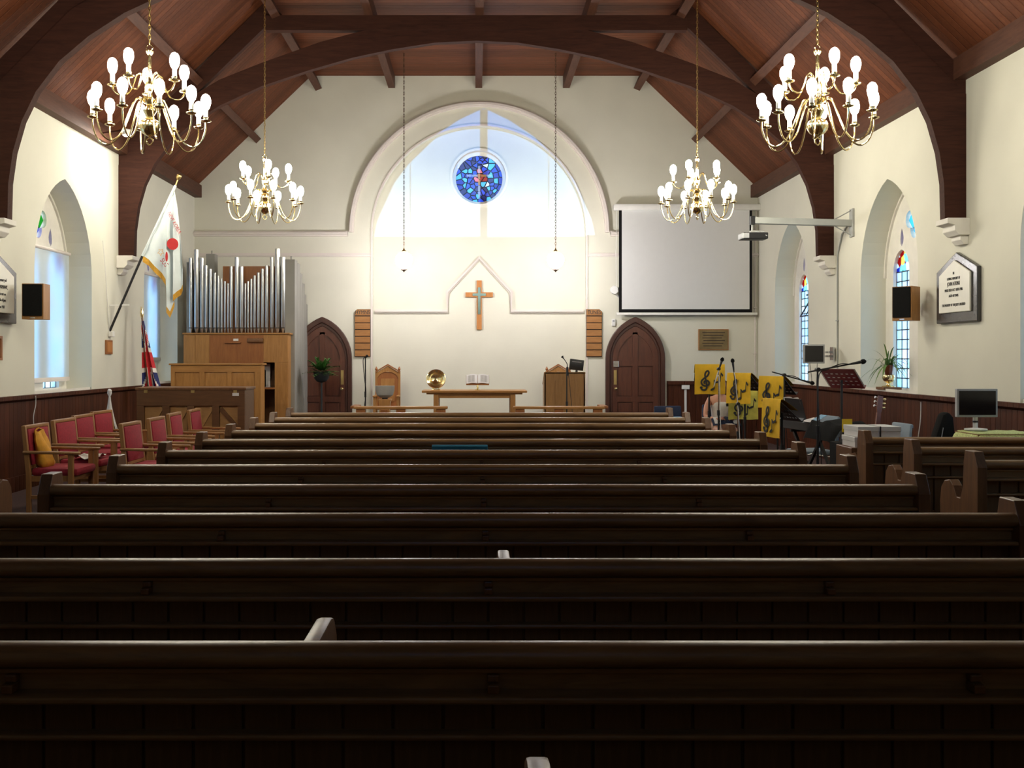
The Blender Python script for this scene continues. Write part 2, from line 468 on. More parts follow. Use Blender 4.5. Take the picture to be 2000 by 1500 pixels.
def patch_tint_glass():  # sky gradient of the reflection put into the pane colour
    mm, t, b = new_mat('patch_tint_glass')
    t.nodes.remove(b)
    tr = t.nodes.new('ShaderNodeBsdfTransparent')
    tc = t.nodes.new('ShaderNodeTexCoord'); sx = t.nodes.new('ShaderNodeSeparateXYZ')
    t.links.new(tc.outputs['Object'], sx.inputs[0])
    mr = t.nodes.new('ShaderNodeMapRange'); mr.inputs['From Min'].default_value = 4.3; mr.inputs['From Max'].default_value = 6.2
    t.links.new(sx.outputs['Z'], mr.inputs['Value'])
    r = t.nodes.new('ShaderNodeValToRGB')
    r.color_ramp.elements[0].color = (0.72, 0.88, 1.0, 1); r.color_ramp.elements[1].color = (0.16, 0.55, 1.0, 1)
    t.links.new(mr.outputs['Result'], r.inputs['Fac']); t.links.new(r.outputs['Color'], tr.inputs['Color'])
    t.links.new(tr.outputs[0], t.nodes['Material Output'].inputs[0])
patch_tint_glass()
m = MB(); m.plate(west, [], 2.0, 2.01, bw); m.build('pane', 'patch_tint_glass', wr, smooth=0)

# ceiling: flat middle and two slopes, tongue-and-groove boards running across
T = .12
m = MB()
prof = [(-W - .5, EAVE - .46), (-FX, FLAT), (FX, FLAT), (W + .5, EAVE - .46), (W + .5, EAVE - .46 + T * 1.5), (FX, FLAT + T), (-FX, FLAT + T), (-W - .5, EAVE - .46 + T * 1.5)]
m.plate(prof, [], REAR - .4, FRONT + .45, lambda u, v, d: (u, d, v))
ceil = struct(m.build('ceiling', 'roof_boards', smooth=0))
for i, (x, z, ang) in enumerate([(-1.65, FLAT - .12, 0), (.05, FLAT - .12, 0), (1.76, FLAT - .12, 0), (-3.12, FLAT - .16, -.4), (3.18, FLAT - .16, .4),
                                 (-4.33, 5.90, -.77), (4.33, 5.90, .77)]):
    m = MB(); m.obox((x, (REAR + FRONT) / 2, z), (.13, FRONT - REAR, .24), Matrix.Rotation(ang, 3, 'Y'))
    m.build('purlin', 'purlin_wood', ceil, smooth=0)
for sx in (-1, 1):
    m = MB(); m.box(sx * (W - .14), sx * (W + .05), REAR, FRONT, EAVE - .16, EAVE + .08)
    struct(m.build('trim_1' if sx < 0 else 'trim_2', 'purlin_wood', smooth=0))

# roof trusses
lower = [(5.26, 3.15), (5.25, 3.55), (5.20, 3.90), (5.10, 4.25), (4.94, 4.58), (4.68, 4.92), (4.35, 5.20), (3.95, 5.46), (3.3, 5.76), (2.56, 6.01), (1.9, 6.20), (1.28, 6.33), (.64, 6.43), (0, 6.46)]
upper = [(5.50, 3.15), (5.50, 4.55), (4.95, 5.10), (4.55, 5.50), (3.95, 5.86), (3.3, 6.12), (2.4, 6.44), (1.68, 6.63), (1.0, 6.63), (0, 6.63)]
def truss(y, label):
    t = thing('roof_truss', label, 'truss', (0, y, 3.15), 0, 'arched roof trusses')
    f = lambda u, v, d: (u, d, v - 3.15)
    D = .06
    for sx in (-1, 1):
        lo = [(sx * x, z) for x, z in lower]; up = [(sx * x, z) for x, z in upper]
        a = MB(); a.plate(lo + up[::-1], [], -D, D, f); a.build('arch_brace', 'truss_wood', t, smooth=0)
        r = MB(); r.plate([(sx * 5.5, 4.50), (sx * 5.5, 4.79), (sx * (FX + .02), FLAT - .02), (sx * (FX - .25), FLAT - .24), (sx * (FX - .02), 6.72)], [], -D + .01, D - .01, f)
        r.build('principal_rafter', 'truss_wood', t, smooth=0)
    c = MB(); c.box(-FX - .02, FX + .02, -D - .01, D + .01, 6.62 - 3.15, 6.85 - 3.15); c.build('collar_beam', 'truss_wood', t, smooth=0)
    return t
TY = (15.8, 11.55, 7.3)
for y, l in zip(TY, ('dark timber arched roof truss nearest the front wall', 'dark timber arched roof truss second from the front wall', 'dark timber arched roof truss nearest the viewer overhead')):
    truss(y, l)

# corbels under the truss feet
def corbel(sx, y, label):
    t = thing('stone_corbel', label, 'corbel', (sx * W, y, 2.86), 0 if sx < 0 else PI, 'white stone corbels under the trusses')
    f = lambda u, v, d: (u, d, v)
    m = MB(); m.plate([(0, .10), (.12, .10), (.17, .15), (.17, .21), (.25, .23), (.25, .29), (0, .29)], [], -.15, .15, f); m.build('block', 'stone_white', t, smooth=0, bevel=.006)
    m = MB(); m.plate([(0, 0), (.05, 0), (.09, .05), (.09, .09), (.13, .10), (0, .10)], [], -.11, .11, f); m.build('lower_moulding', 'stone_white', t, smooth=0, bevel=.005)
corbel(-1, 15.8, 'white stone corbel beside the leaning flagpole')
corbel(-1, 11.55, 'white stone corbel at the left picture edge above the memorial tablet')
corbel(1, 15.8, 'white stone corbel behind the projector arm')
corbel(1, 11.55, 'white stone corbel above the right memorial tablet')

# front-wall mouldings
def trim(path, wd, dep, name, parent_wall=None, z=None):
    m = MB(); m.ribbon(path, wd, -dep, .002, fr); m.ribbon([(x, zz) for x, zz in path], wd * .45, -dep * 1.7, 0, fr)
    o = m.build(name, 'plaster_trim', smooth=0); return struct(o)
R1 = 2.50
hood = [(-W, 4.03), (ARC - R1, 4.03)]
trim([(-W, 4.0), (ARC - R1 - .06, 4.0)], .10, .07, 'trim_3')
trim([(ARC + R1 + .06, 4.0), (W, 4.0)], .10, .07, 'trim_4')
trim([(ARC - R1 * math.cos(a), 4.03 + R1 * math.sin(a)) for a in [PI * i / 40 for i in range(41)]], .10, .07, 'trim_5')
trim([(-W, 3.59), (ARC - 2.1, 3.59)], .07, .04, 'trim_6')
trim([(ARC + 2.1, 3.59), (W, 3.59)], .07, .04, 'trim_7')
fr2 = lambda u, v, d: (u, FRONT + .26 + d, v)
gp = [(ARC - 2.06, 2.50), (ARC - .63, 2.50), (ARC - .63, 2.88), (ARC, 3.55), (ARC + .63, 2.88), (ARC + .63, 2.50), (ARC + 2.06, 2.50)]
m = MB(); m.ribbon(gp, .08, -.04, .002, fr2); m.ribbon(gp, .03, -.07, 0, fr2)
struct(m.build('trim_8', 'plaster_trim', smooth=0))
for k, (dx) in enumerate((-2.1, 2.1)):
    m = MB(); m.box(ARC + dx - .018, ARC + dx + .018, FRONT - .018, FRONT + .03, .19, 4.03); struct(m.build('trim_%d' % (9 + k), 'plaster_trim', smooth=0))
m = MB(); m.ribbon([(ARC - 2.1 * math.cos(a), 4.03 + 2.1 * math.sin(a)) for a in [PI * i / 40 for i in range(41)]], .036, -.018, .03, fr); struct(m.build('trim_11', 'plaster_trim', smooth=0))

# dado panelling
for sx, nm in ((-1, 'left'), (1, 'right')):
    f = lambda u, v, d, sx=sx: (sx * (W - d), u, v)
    m = MB(); m.plate([(REAR, 0), (REAR, 1.06), (FRONT, 1.06), (FRONT, 0)], [], 0, .03, f)
    d = m.build('wall_%s_dado' % nm, 'dado_wood', smooth=0); struct(d)
    m = MB(); m.plate([(0, 1.05), (.075, 1.09), (.075, 1.135), (0, 1.135)], [], REAR, FRONT, lambda u, v, dd, sx=sx: (sx * (W - u), dd, v)); m.build('dado_rail', 'dado_wood', d, smooth=0)
    m = MB(); m.plate([(REAR, 0), (REAR, .18), (FRONT, .18), (FRONT, 0)], [], .03, .05, f); struct(m.build('baseboard_%s' % nm, 'dado_wood', smooth=0))
m = MB(); m.box(3.72, W - .04, FRONT - .03, FRONT, 0, 1.06); d = struct(m.build('wall_front_dado', 'dado_wood_front', smooth=0))
m = MB(); m.box(3.72, W - .04, FRONT - .07, FRONT, 1.06, 1.13); m.build('dado_rail', 'dado_wood_front', d, smooth=0)

# ------------------------------------------------------------ round stained-glass window
rose = thing('window_1', 'round stained glass window with a crown and cross', 'window', (ARC, FRONT + .26, 5.15)); del rose['category']; struct(rose)
f0 = lambda u, v, d: (u, d, v)
m = MB(); m.plate(circle(0, 0, .575, 40), [circle(0, 0, .53, 40)], -.03, .10, f0); m.build('rim', 'stone_white', rose)
m = MB(); m.plate(circle(0, 0, .555, 40), [circle(0, 0, .465, 40)], .17, .26, f0); m.build('inner_rim', 'stone_white', rose)
GY = .21
rng = random.Random(3)
# glass pieces as a jittered polar mosaic round a cross and red disc
pm = {}
def piece(poly, mat, dd=0.0):
    mb = MB(); mb.plate(poly, [], GY - .004 - dd, GY + .004 - dd, f0); mb.build('pane', mat, rose, smooth=0)
lead = MB()
seeds = []
while len(seeds) < 78:
    a, r = rng.random() * 2 * PI, .46 * math.sqrt(rng.random())
    p = (r * math.cos(a), r * math.sin(a))
    if all((p[0] - q[0]) ** 2 + (p[1] - q[1]) ** 2 > .0042 * rng.uniform(.5, 1) for q in seeds): seeds.append(p)
    elif rng.random() < .002: seeds.append(p)
def clip(poly, px, py, nx, ny):
    """keep the side where (x-p).n < 0"""
    out = []
    for k in range(len(poly)):
        a, b = poly[k], poly[(k + 1) % len(poly)]
        da = (a[0] - px) * nx + (a[1] - py) * ny; db = (b[0] - px) * nx + (b[1] - py) * ny
        if da < 0: out.append(a)
        if da * db < 0:
            u = da / (da - db); out.append((a[0] + u * (b[0] - a[0]), a[1] + u * (b[1] - a[1])))
    return out
blues = ['rose_royal', 'rose_deep', 'rose_turquoise', 'rose_navy', 'rose_royal', 'rose_deep', 'rose_royal']
for k, (sx_, sz_) in enumerate(seeds):
    poly = circle(0, 0, .468, 36)
    for q, (qx, qz) in enumerate(seeds):
        if q != k and poly:
            dx, dz = qx - sx_, qz - sz_; L = math.hypot(dx, dz)
            if L < 1e-6: continue
            poly = clip(poly, sx_ + dx * .5 - dx / L * .004, sz_ + dz * .5 - dz / L * .004, dx / L, dz / L)
    if len(poly) < 3: continue
    mt = rng.choice(blues)
    if rng.random() < .14: mt = rng.choice(['rose_clear', 'rose_turquoise', 'rose_turquoise'])
    if math.hypot(sx_ - .01, sz_ - .05) < .13: mt = rng.choice(['rose_red', 'rose_red', 'rose_pink'])
    piece(poly, mt)
    lead.ribbon(poly, .013, GY - .007, GY + .007, f0, closed=True)
lead.build('lead_came', 'lead', rose, smooth=0)
for z0, z1, mt in ((.12, .26, 'rose_clear'), (.0, .11, 'rose_yellow'), (-.12, -.01, 'rose_yellow'), (-.24, -.13, 'rose_clear'), (-.40, -.25, 'rose_clear')):
    piece([(-.022, z0), (.022, z0), (.022, z1), (-.022, z1)], mt, .012)
for x0, x1, mt in ((-.25, -.15, 'rose_clear'), (-.14, -.03, 'rose_clear'), (.03, .14, 'rose_yellow'), (.15, .25, 'rose_clear')):
    piece([(x0, .05), (x1, .05), (x1, .09), (x0, .09)], mt, .012)


# ------------------------------------------------------------ side windows with tracery
def quatre(cx, cz, r, n=40):
    p = []
    for i in range(n):
        a = 2 * PI * i / n
        rr = r * (.62 + .38 * abs(math.cos(2 * a)))
        p.append((cx + rr * math.cos(a), cz + rr * math.sin(a)))
    return p
def dagger(cx, cz, sx):
    base = [(0, -.10), (.05, -.05), (.065, .02), (.04, .09), (0, .15), (-.03, .08), (-.045, 0), (-.04, -.06)]
    return [(cx + sx * x, cz + z) for x, z in base]
pane_mesh = {}
def side_window(idx, sx, yc, label, q_mats):
    t = thing('window_%d' % idx, label, 'window', (sx * (W + RD), yc, SILL)); del t['category']; struct(t)
    f = lambda u, v, d: (sx * d, u, v - SILL)
    op = arch(0, HALF - .002, SILL, SPR, APX - .002)
    lights = [arch(c, .265, SILL + .05, 2.78, 3.08, 6) for c in (-.42, .42)]
    dag = [dagger(-.40, 3.22, 1), dagger(.40, 3.22, -1)]
    q = quatre(0, 3.46, .27)
    m = MB(); m.plate(op, lights + dag + [q], 0, .10, f); m.build('tracery', 'stone_white', t, smooth=0)
    m = MB()
    m.ribbon(op[1:-1], .06, -.03, 0, f); m.build('tracery_moulding', 'stone_white', t, smooth=0)
    m = MB(); m.plate([(-.34, -.02), (.02, -.02), (.02, .02), (-.34, .05)], [], -HALF + .004, HALF - .004, lambda u, v, d: (sx * u, d, v)); m.build('sill', 'stone_white', t, smooth=0)
    # panes: 3 x 12 in each light
    G = .05
    ncol, nrow = 3, 12
    zb, zt = SILL + .05, 2.78
    cw, rh = .53 / ncol, (zt - zb) / nrow
    if not pane_mesh:
        for nm in ('pane_sky', 'pane_cyan', 'pane_lilac', 'pane_clear'):
            b = MB(); b.box(-.003, .003, -cw / 2 + .006, cw / 2 - .006, -rh / 2 + .006, rh / 2 - .006); pane_mesh[nm] = b.mesh('pane', nm, smooth=0)
    r = random.Random(idx)
    for c in (-.42, .42):
        cam_ = MB()
        for i in range(ncol):
            for j in range(nrow):
                nm = r.choice(['pane_sky', 'pane_sky', 'pane_sky', 'pane_cyan', 'pane_lilac', 'pane_clear'])
                link('pane', pane_mesh[nm], t, (sx * G, c - .265 + (i + .5) * cw, zb + (j + .5) * rh - SILL))
        for i in range(ncol + 1):
            y = c - .265 + i * cw; cam_.box(sx * G - .006, sx * G + .006, y - .007, y + .007, zb - SILL, zt - SILL)
        for j in range(nrow + 1):
            z = zb + j * rh - SILL; cam_.box(sx * G - .006, sx * G + .006, c - .265, c + .265, z - .007, z + .007)
        cam_.build('lead_came', 'lead', t, smooth=0)
        hd = [p for p in arch(c, .262, 2.785, 2.79, 3.075, 6)]
        m = MB(); m.plate(hd, [], G - .003, G + .003, f); m.build('head_pane', 'pane_stained', t, smooth=0)
    for dg_ in dag:
        m = MB(); m.plate(dg_, [], G - .003, G + .003, f); m.build('dagger_pane', 'pane_deep_blue', t, smooth=0)
    lobes = [(.14, 0), (0, .14), (-.14, 0), (0, -.14)]
    for (dx, dz), mt in zip(lobes, q_mats):
        s_ = .135
        m = MB(); m.plate([(dx - s_, 3.46 + dz), (dx, 3.46 + dz - s_), (dx + s_, 3.46 + dz), (dx, 3.46 + dz + s_)], [], G - .003, G + .003, f); m.build('quatrefoil_pane', mt, t, smooth=0)
    m = MB()
    m.ribbon([(-.24, 3.46 - .24 + .0), (.24, 3.46 + .24)], .016, G - .006, G + .006, f); m.ribbon([(-.24, 3.46 + .24), (.24, 3.46 - .24)], .016, G - .006, G + .006, f)
    m.build('quatrefoil_came', 'lead', t, smooth=0)
    return t
side_window(2, -1, 13.7, 'left side window with a drawn roller blind beside the speaker', ['pane_green', 'pane_royal', 'pane_clear', 'pane_royal'])
side_window(3, -1, 17.9, 'left side window behind the flags next to the organ', ['pane_green', 'pane_royal', 'pane_clear', 'pane_royal'])
side_window(4, 1, 13.7, 'leaded right side window with the plant on its sill', ['pane_turquoise', 'pane_yellow', 'pane_yellow', 'pane_turquoise'])
wopen = side_window(5, 1, 17.9, 'leaded right side window with one casement tilted open', ['pane_turquoise', 'pane_turquoise', 'pane_clear', 'pane_sky'])
side_window(6, 1, 9.4, 'right side window at the picture edge', ['pane_turquoise', 'pane_sky', 'pane_yellow', 'pane_sky'])
side_window(7, -1, 9.4, 'left side window outside the picture', ['pane_green', 'pane_royal', 'pane_clear', 'pane_royal'])
side_window(8, 1, 5.1, 'right side window nearest the viewer', ['pane_turquoise', 'pane_sky', 'pane_yellow', 'pane_sky'])
side_window(9, -1, 5.1, 'left side window nearest the viewer', ['pane_green', 'pane_royal', 'pane_clear', 'pane_royal'])
# tilted-open casement of window_5
m = MB(); R_ = Matrix.Rotation(-.5, 3, 'Y')
m.obox((-.13, -.42, 2.67 - SILL), (.025, .53, .025)); m.beam((-.02, -.68, 2.68 - SILL), (-.24, -.68, 2.30 - SILL), .02, .02); m.beam((-.02, -.16, 2.68 - SILL), (-.24, -.16, 2.30 - SILL), .02, .02)
m.beam((-.24, -.68, 2.30 - SILL), (-.24, -.16, 2.30 - SILL), .02, .02); m.beam((-.02, -.42, 2.68 - SILL), (-.24, -.42, 2.30 - SILL), .012, .012)
m.build('tilted_casement', 'lead', wopen, smooth=0)

def roller_blind(yc, z0, label):
    t = thing('roller_blind', label, 'blind', (-W - RD + .07, yc, z0), 0, 'white roller blinds on the left wall')
    H = 3.06 - z0
    m = MB()
    P = [[(.006 * math.sin(j * 2.1) , -.86 + 1.72 * j / 12, i * H / 10) for j in range(13)] for i in range(11)]
    m.grid(P); m.build('fabric', 'blind_fabric', t, recalc=False)
    m = MB(); m.tube([(0, -.88, H), (0, .88, H)], .024, 10); m.build('roller', 'plaster_trim', t)
    m = MB(); m.box(-.014, .014, -.86, .86, -.03, .03); m.build('bottom_bar', 'plaster_trim', t, bevel=.006)
roller_blind(13.7, 1.29, 'white roller blind drawn down the left window by the speaker')
roller_blind(17.9, 1.56, 'white roller blind three quarters down behind the flags')

# ------------------------------------------------------------ doors in the front wall
def gothic_door(idx, cx, label, hinge):
    t = thing('door_%d' % idx, label, 'door', (cx, FRONT, 0)); del t['category']; struct(t)
    f = lambda u, v, d: (u, -d, v)
    H, A, SPg = .58, 2.38, 1.55
    o1 = arch(0, H, 0, SPg, A); i1 = arch(0, H - .085, 0, SPg, A - .115); i2 = arch(0, H - .13, 0, SPg, A - .18)
    m = MB(); m.plate(o1 + i1[::-1], [], 0, .09, f); m.build('door_frame', 'door_frame_wood', t, smooth=0, bevel=.012)
    m = MB(); m.plate(i1 + i2[::-1], [], 0, .06, f); m.build('inner_moulding', 'door_frame_wood', t, smooth=0, bevel=.008)
    h = H - .13
    leaf = MB(); leaf.plate(i2, [], 0, .018, f); lf = leaf.build('door_leaf', 'door_wood', t, smooth=0)
    st = MB(); st.plate(i2 + arch(0, h - .10, 0, SPg - .02, A - .33)[::-1], [], .018, .042, f)
    st.box(-.05, .05, -.042, -.018, 0, A - .30); st.box(-h + .09, h - .09, -.042, -.018, 0, .22); st.box(-h + .09, h - .09, -.0425, -.018, 1.42, 1.53); st.box(-h + .09, h - .09, -.0425, -.018, .72, .82)
    st.build('stile_and_rail', 'door_wood', t, smooth=0)
    for s_ in (-1, 1):
        p = MB(); p.box(s_ * .07, s_ * (h - .12), -.026, -.018, .84, 1.40); p.build('door_panel', 'door_wood', lf, smooth=0, bevel=.006)
        p = MB(); p.box(s_ * .07, s_ * (h - .12), -.026, -.018, .25, .70); p.build('door_panel', 'door_wood', lf, smooth=0, bevel=.006)
    m = MB(); m.lathe([(.0, 0), (.012, 0), (.012, .03), (.03, .045), (.03, .065), (.01, .075)], 12, (0, 0, 0), 'Y')
    for v_ in range(len(m.v)): x, y, z = m.v[v_]; m.v[v_] = (x + hinge * (h - .06), -y - .042, z + .98)
    m.build('door_knob', 'brass', t)
    m = MB(); m.box(hinge * (h - .06) - .028, hinge * (h - .06) + .028, -.048, -.042, 1.06, 1.34); m.build('push_plate', 'brass_dull', t, smooth=0)
    if hinge < 0:
        m = MB(); m.box(-h + .02, -h + .13, -.06, -.042, 1.40, 1.52); m.build('lock_box', 'chrome', t, smooth=0, bevel=.004)
    return t
gothic_door(1, -3.00, 'pointed dark wooden door beside the organ', 1)
gothic_door(2, 3.10, 'pointed dark wooden door under the projection screen', -1)

# ------------------------------------------------------------ hanging on the front wall
def hymn_board(cx, word, chamfer, label):
    t = thing('hymn_board', label, 'board', (cx, FRONT, 1.60))
    f = lambda u, v, d: (u, -d, v)
    h, hw = .93, .155
    c = .05
    pr = [(-hw, 0), (hw, 0), (hw, h - (c if chamfer > 0 else 0))] + ([(hw - c, h)] if chamfer > 0 else [(hw, h)][1:]) + ([(-hw + c, h), (-hw, h - c)] if chamfer < 0 else [(-hw, h)])
    if chamfer < 0: pr = [(-hw, 0), (hw, 0), (hw, h), (-hw + c, h), (-hw, h - c)]
    m = MB(); m.plate(pr, [], .0, .036, f); m.build('back_board', 'dark_line', t, smooth=0, bevel=.004)
    hp = [(max(-hw + .006, min(hw - .006, x)), min(h - .006, z)) for x, z in pr if z > .5]
    m = MB(); m.plate([(-hw + .006, .808), (hw - .006, .808)] + hp, [], .036, .05, f); m.build('header_slat', 'board_oak', t, smooth=0)
    for k in range(6):
        m = MB(); m.box(-hw + .008, hw - .008, -.052, -.036, .012 + k * .132, .012 + k * .132 + .116); m.build('number_slat', 'board_oak', t, smooth=0, bevel=.003)
    text('lettering', word, .105, 'ink', t, (0.0, -.052, .865), (PI / 2, 0, 0), sx=.82)
hymn_board(-2.215, 'HYMNS', -1, 'oak hymn board lettered HYMNS')
hymn_board(2.30, 'TUNES', 1, 'oak board lettered TUNES beside the right door')

t = thing('wall_cross', 'wooden wall cross with a metal inlay above the table', 'cross', (ARC, FRONT + .26, 2.14))
m = MB(); m.plate([(-.05, 0), (.05, 0), (.05, .64), (.27, .64), (.27, .735), (.05, .735), (.05, .97), (-.05, .97), (-.05, .735), (-.27, .735), (-.27, .64), (-.05, .64)], [], 0, .045, lambda u, v, d: (u, -d - .0, v)); m.build('cross_body', 'cross_wood', t, smooth=0, bevel=.004)
m = MB(); m.plate([(-.026, .30), (.026, .30), (.026, .665), (.13, .665), (.13, .712), (.026, .712), (.026, .83), (-.026, .83), (-.026, .712), (-.13, .712), (-.13, .665), (-.026, .665)], [], .045, .058, lambda u, v, d: (u, -d, v)); m.build('metal_inlay', 'brass', t, smooth=0, bevel=.006)

t = thing('projection_screen', 'pull-down projection screen with black border', 'screen', (4.09, FRONT - .14, 2.44))
m = MB(); m.box(-1.32, 1.26, -.004, .004, .02, 2.03); m.build('border', 'black_matte', t, smooth=0)
m = MB(); m.box(-1.265, 1.21, -.008, -.004, .085, 2.03); m.build('screen_surface', 'screen_white', t, smooth=0)
m = MB(); m.box(-1.42, 1.42, -.07, .07, 2.0, 2.12); m.build('housing', 'white_paint', t, bevel=.02)
m = MB(); m.box(-1.37, 1.36, -.018, .018, -.03, .02); m.build('bottom_bar', 'white_paint', t, bevel=.008)
m = MB(); m.tube([(-1.36, -.0, 2.02), (-1.38, 0, 1.2), (-1.37, 0, .45)], .005, 5); m.build('pull_cord', 'white_paint', t)
for s_ in (-1.2, 1.2):
    m = MB(); m.box(s_ - .03, s_ + .03, .02, .14, 2.04, 2.13); m.build('bracket', 'white_paint', t, smooth=0)

t = thing('bronze_plaque', 'bronze wall plaque with engraved lines right of the door', 'plaque', (4.63, FRONT, 1.73))
m = MB(); m.box(-.295, .295, -.03, 0, 0, .41); m.build('backing', 'board_oak', t, smooth=0, bevel=.004)
m = MB(); m.box(-.275, .275, -.036, -.03, .02, .39); m.build('plate', 'bronze_plaque', t, smooth=0)
for k in range(6):
    m = MB(); m.box(-.22 + .02 * (k % 2), .22 - .03 * (k % 3), -.038, -.036, .335 - .052 * k, .35 - .052 * k); m.build('engraved_line', 'dark_line', t, smooth=0)

t = thing('wall_fan', 'small white fan left of the screen', 'fan', (2.72, FRONT - .0, 2.83))
m = MB(); m.lathe([(.02, -.10), (.075, -.10), (.085, -.075), (.075, -.05), (.03, -.04)], 16, (-.03, 0, .07), 'Y'); m.build('cage', 'white_plastic', t)
m = MB(); m.tube([(-.03, -.05, .06), (.02, -.03, -.02), (.06, 0, -.06)], .016, 8); m.build('arm', 'white_plastic', t)
t = thing('thermostat_box', 'small white control box above the right door frame', 'box', (2.68, FRONT, 2.20))
m = MB(); m.box(-.035, .035, -.04, 0, 0, .14); m.build('case', 'white_plastic', t, bevel=.008)
m = MB(); m.box(-.018, .018, -.044, -.04, .08, .12); m.build('dial_window', 'grey_plastic', t)
t = thing('wall_conduit', 'thin white conduit up the right front corner', 'pipe', (5.44, FRONT - .03, 1.15))
m = MB(); m.tube([(0, 0, 0), (0, 0, 2.9), (.03, .0, 3.4)], .014, 6); m.build('pipe', 'plaster_trim', t)
for z in (.5, 1.4, 2.4):
    m = MB(); m.box(-.03, .03, -.02, .03, z, z + .02); m.build('clip', 'plaster_trim', t)
t = thing('wall_cable', 'thin grey cable trunking beside the projector arm bracket', 'pipe', (W - .015, 15.55, 1.14))
m = MB(); m.tube([(0, 0, 0), (0, 0, 2.0), (0, -.2, 2.3), (0, -.45, 2.42)], .012, 6); m.build('pipe', 'arm_grey', t)
m = MB(); m.box(-.02, .015, -.025, .025, 1.0, 1.02); m.build('clip', 'arm_grey', t)

# ------------------------------------------------------------ chandeliers and pendants
def chain(h, step=.042, r=.017):
    m = MB(); n = int(h / step); s_ = h / n
    for i in range(n):
        ax = i % 2; pts = []
        for k in range(8):
            a = 2 * PI * k / 8
            x = r * .6 * math.cos(a); z = s_ * (.5 + .66 * math.sin(a)) + i * s_
            pts.append((x, 0, z) if ax else (0, x, z))
        pts.append(pts[0]); m.tube(pts, .0042, 4, cap=False)
    return m
def smooth_path(ctrl, n=6):
    out = []
    P = [Vector(c) for c in ctrl]
    for i in range(len(P) - 1):
        p0 = P[max(0, i - 1)]; p1 = P[i]; p2 = P[i + 1]; p3 = P[min(len(P) - 1, i + 2)]
        for k in range(n):
            u = k / n
            out.append(.5 * ((2 * p1) + (-p0 + p2) * u + (2 * p0 - 5 * p1 + 4 * p2 - p3) * u * u + (-p0 + 3 * p1 - 3 * p2 + p3) * u ** 3))
    out.append(P[-1]); return out
def make_chandelier():
    t = thing('chandelier', '', 'chandelier', (0, 0, 3.43), 0, 'brass chandeliers over the nave')
    m = MB(); m.lathe([(.004, .10), (.03, .115), (.07, .14), (.09, .18), (.092, .20), (.08, .235), (.05, .26), (.03, .275), (.045, .30), (.06, .33), (.045, .36), (.025, .385), (.05, .41), (.055, .43), (.03, .45), (.02, .50), (.035, .53), (.04, .56), (.025, .59), (.016, .63), (.016, .82), (.028, .835), (.034, .855), (.02, .87)], 20)
    m.build('column', 'brass', t)
    m = MB(); m.tube(smooth_path([(.0, 0, .10), (.03, 0, .07), (.0, 0, .03), (-.03, 0, .07), (0, 0, .10)]), .006, 6); m.build('bottom_ring', 'brass', t)
    m = MB(); m.tube(smooth_path([(.0, 0, .86), (.03, 0, .89), (.0, 0, .92), (-.03, 0, .89), (0, 0, .86)]), .005, 6); m.build('top_ring', 'brass', t)
    c = chain(7.09 - 3.43 - .92); co = c.build('chain', 'brass_dull', t, loc=(0, 0, .92))
    m = MB(); m.lathe([(.01, 3.60), (.05, 3.61), (.06, 3.655), (.06, 3.66)], 14); m.build('ceiling_rose', 'brass_dull', t)
    arm_lo = smooth_path([(.05, 0, .40), (.07, 0, .425), (.105, 0, .43), (.14, 0, .39), (.19, 0, .26), (.26, 0, .10), (.35, 0, .025), (.43, 0, .06), (.475, 0, .17), (.48, 0, .26)], 4)
    arm_hi = smooth_path([(.03, 0, .56), (.045, 0, .62), (.08, 0, .655), (.115, 0, .635), (.15, 0, .54), (.20, 0, .475), (.27, 0, .475), (.315, 0, .52), (.32, 0, .555)], 4)
    am_lo = MB(); am_lo.tube(arm_lo, .0075, 6); am_lo = am_lo.mesh('arm', 'brass')
    am_hi = MB(); am_hi.tube(arm_hi, .0075, 6); am_hi = am_hi.mesh('arm', 'brass')
    pan = MB(); pan.lathe([(.006, -.015), (.035, -.008), (.046, 0), (.046, .004), (.02, .006), (.02, .02), (.024, .03)], 14); pan = pan.mesh('drip_pan', 'brass')
    can = MB(); can.lathe([(.020, .01), (.020, .11)], 10); can = can.mesh('candle_sleeve', 'candle_sleeve')
    bul = MB(); bul.lathe([(.022, .103), (.034, .122), (.042, .150), (.044, .172), (.040, .205), (.026, .228), (.008, .238)], 10); bul = bul.mesh('bulb', 'bulb_glow')
    def ring(n, r, z, ame, off):
        for k in range(n):
            a = 2 * PI * (k + off) / n
            ao = link('arm', ame, t, None, (0, 0, a))
            link('drip_pan', pan, ao, (r, 0, z)); link('candle_sleeve', can, ao, (r, 0, z)); link('bulb', bul, ao, (r, 0, z))
    ring(10, .48, .26, am_lo, .25); ring(5, .32, .555, am_hi, .55)
    return t
ch = make_chandelier()
spots = [(-2.87, 9.0, .0, 'large brass chandelier hanging nearest on the left'), (3.0, 9.0, .37, 'large brass chandelier hanging nearest on the right'),
         (-2.87, 13.9, .6, 'smaller looking brass chandelier farther back above the organ side'), (3.0, 13.9, .95, 'smaller looking brass chandelier farther back in front of the screen')]
for i, (x, y, rz, l) in enumerate(spots):
    c = ch if i == 0 else copy_tree(ch)
    c.location = (x, y, 3.43); c.rotation_euler = (0, 0, rz); c['label'] = l

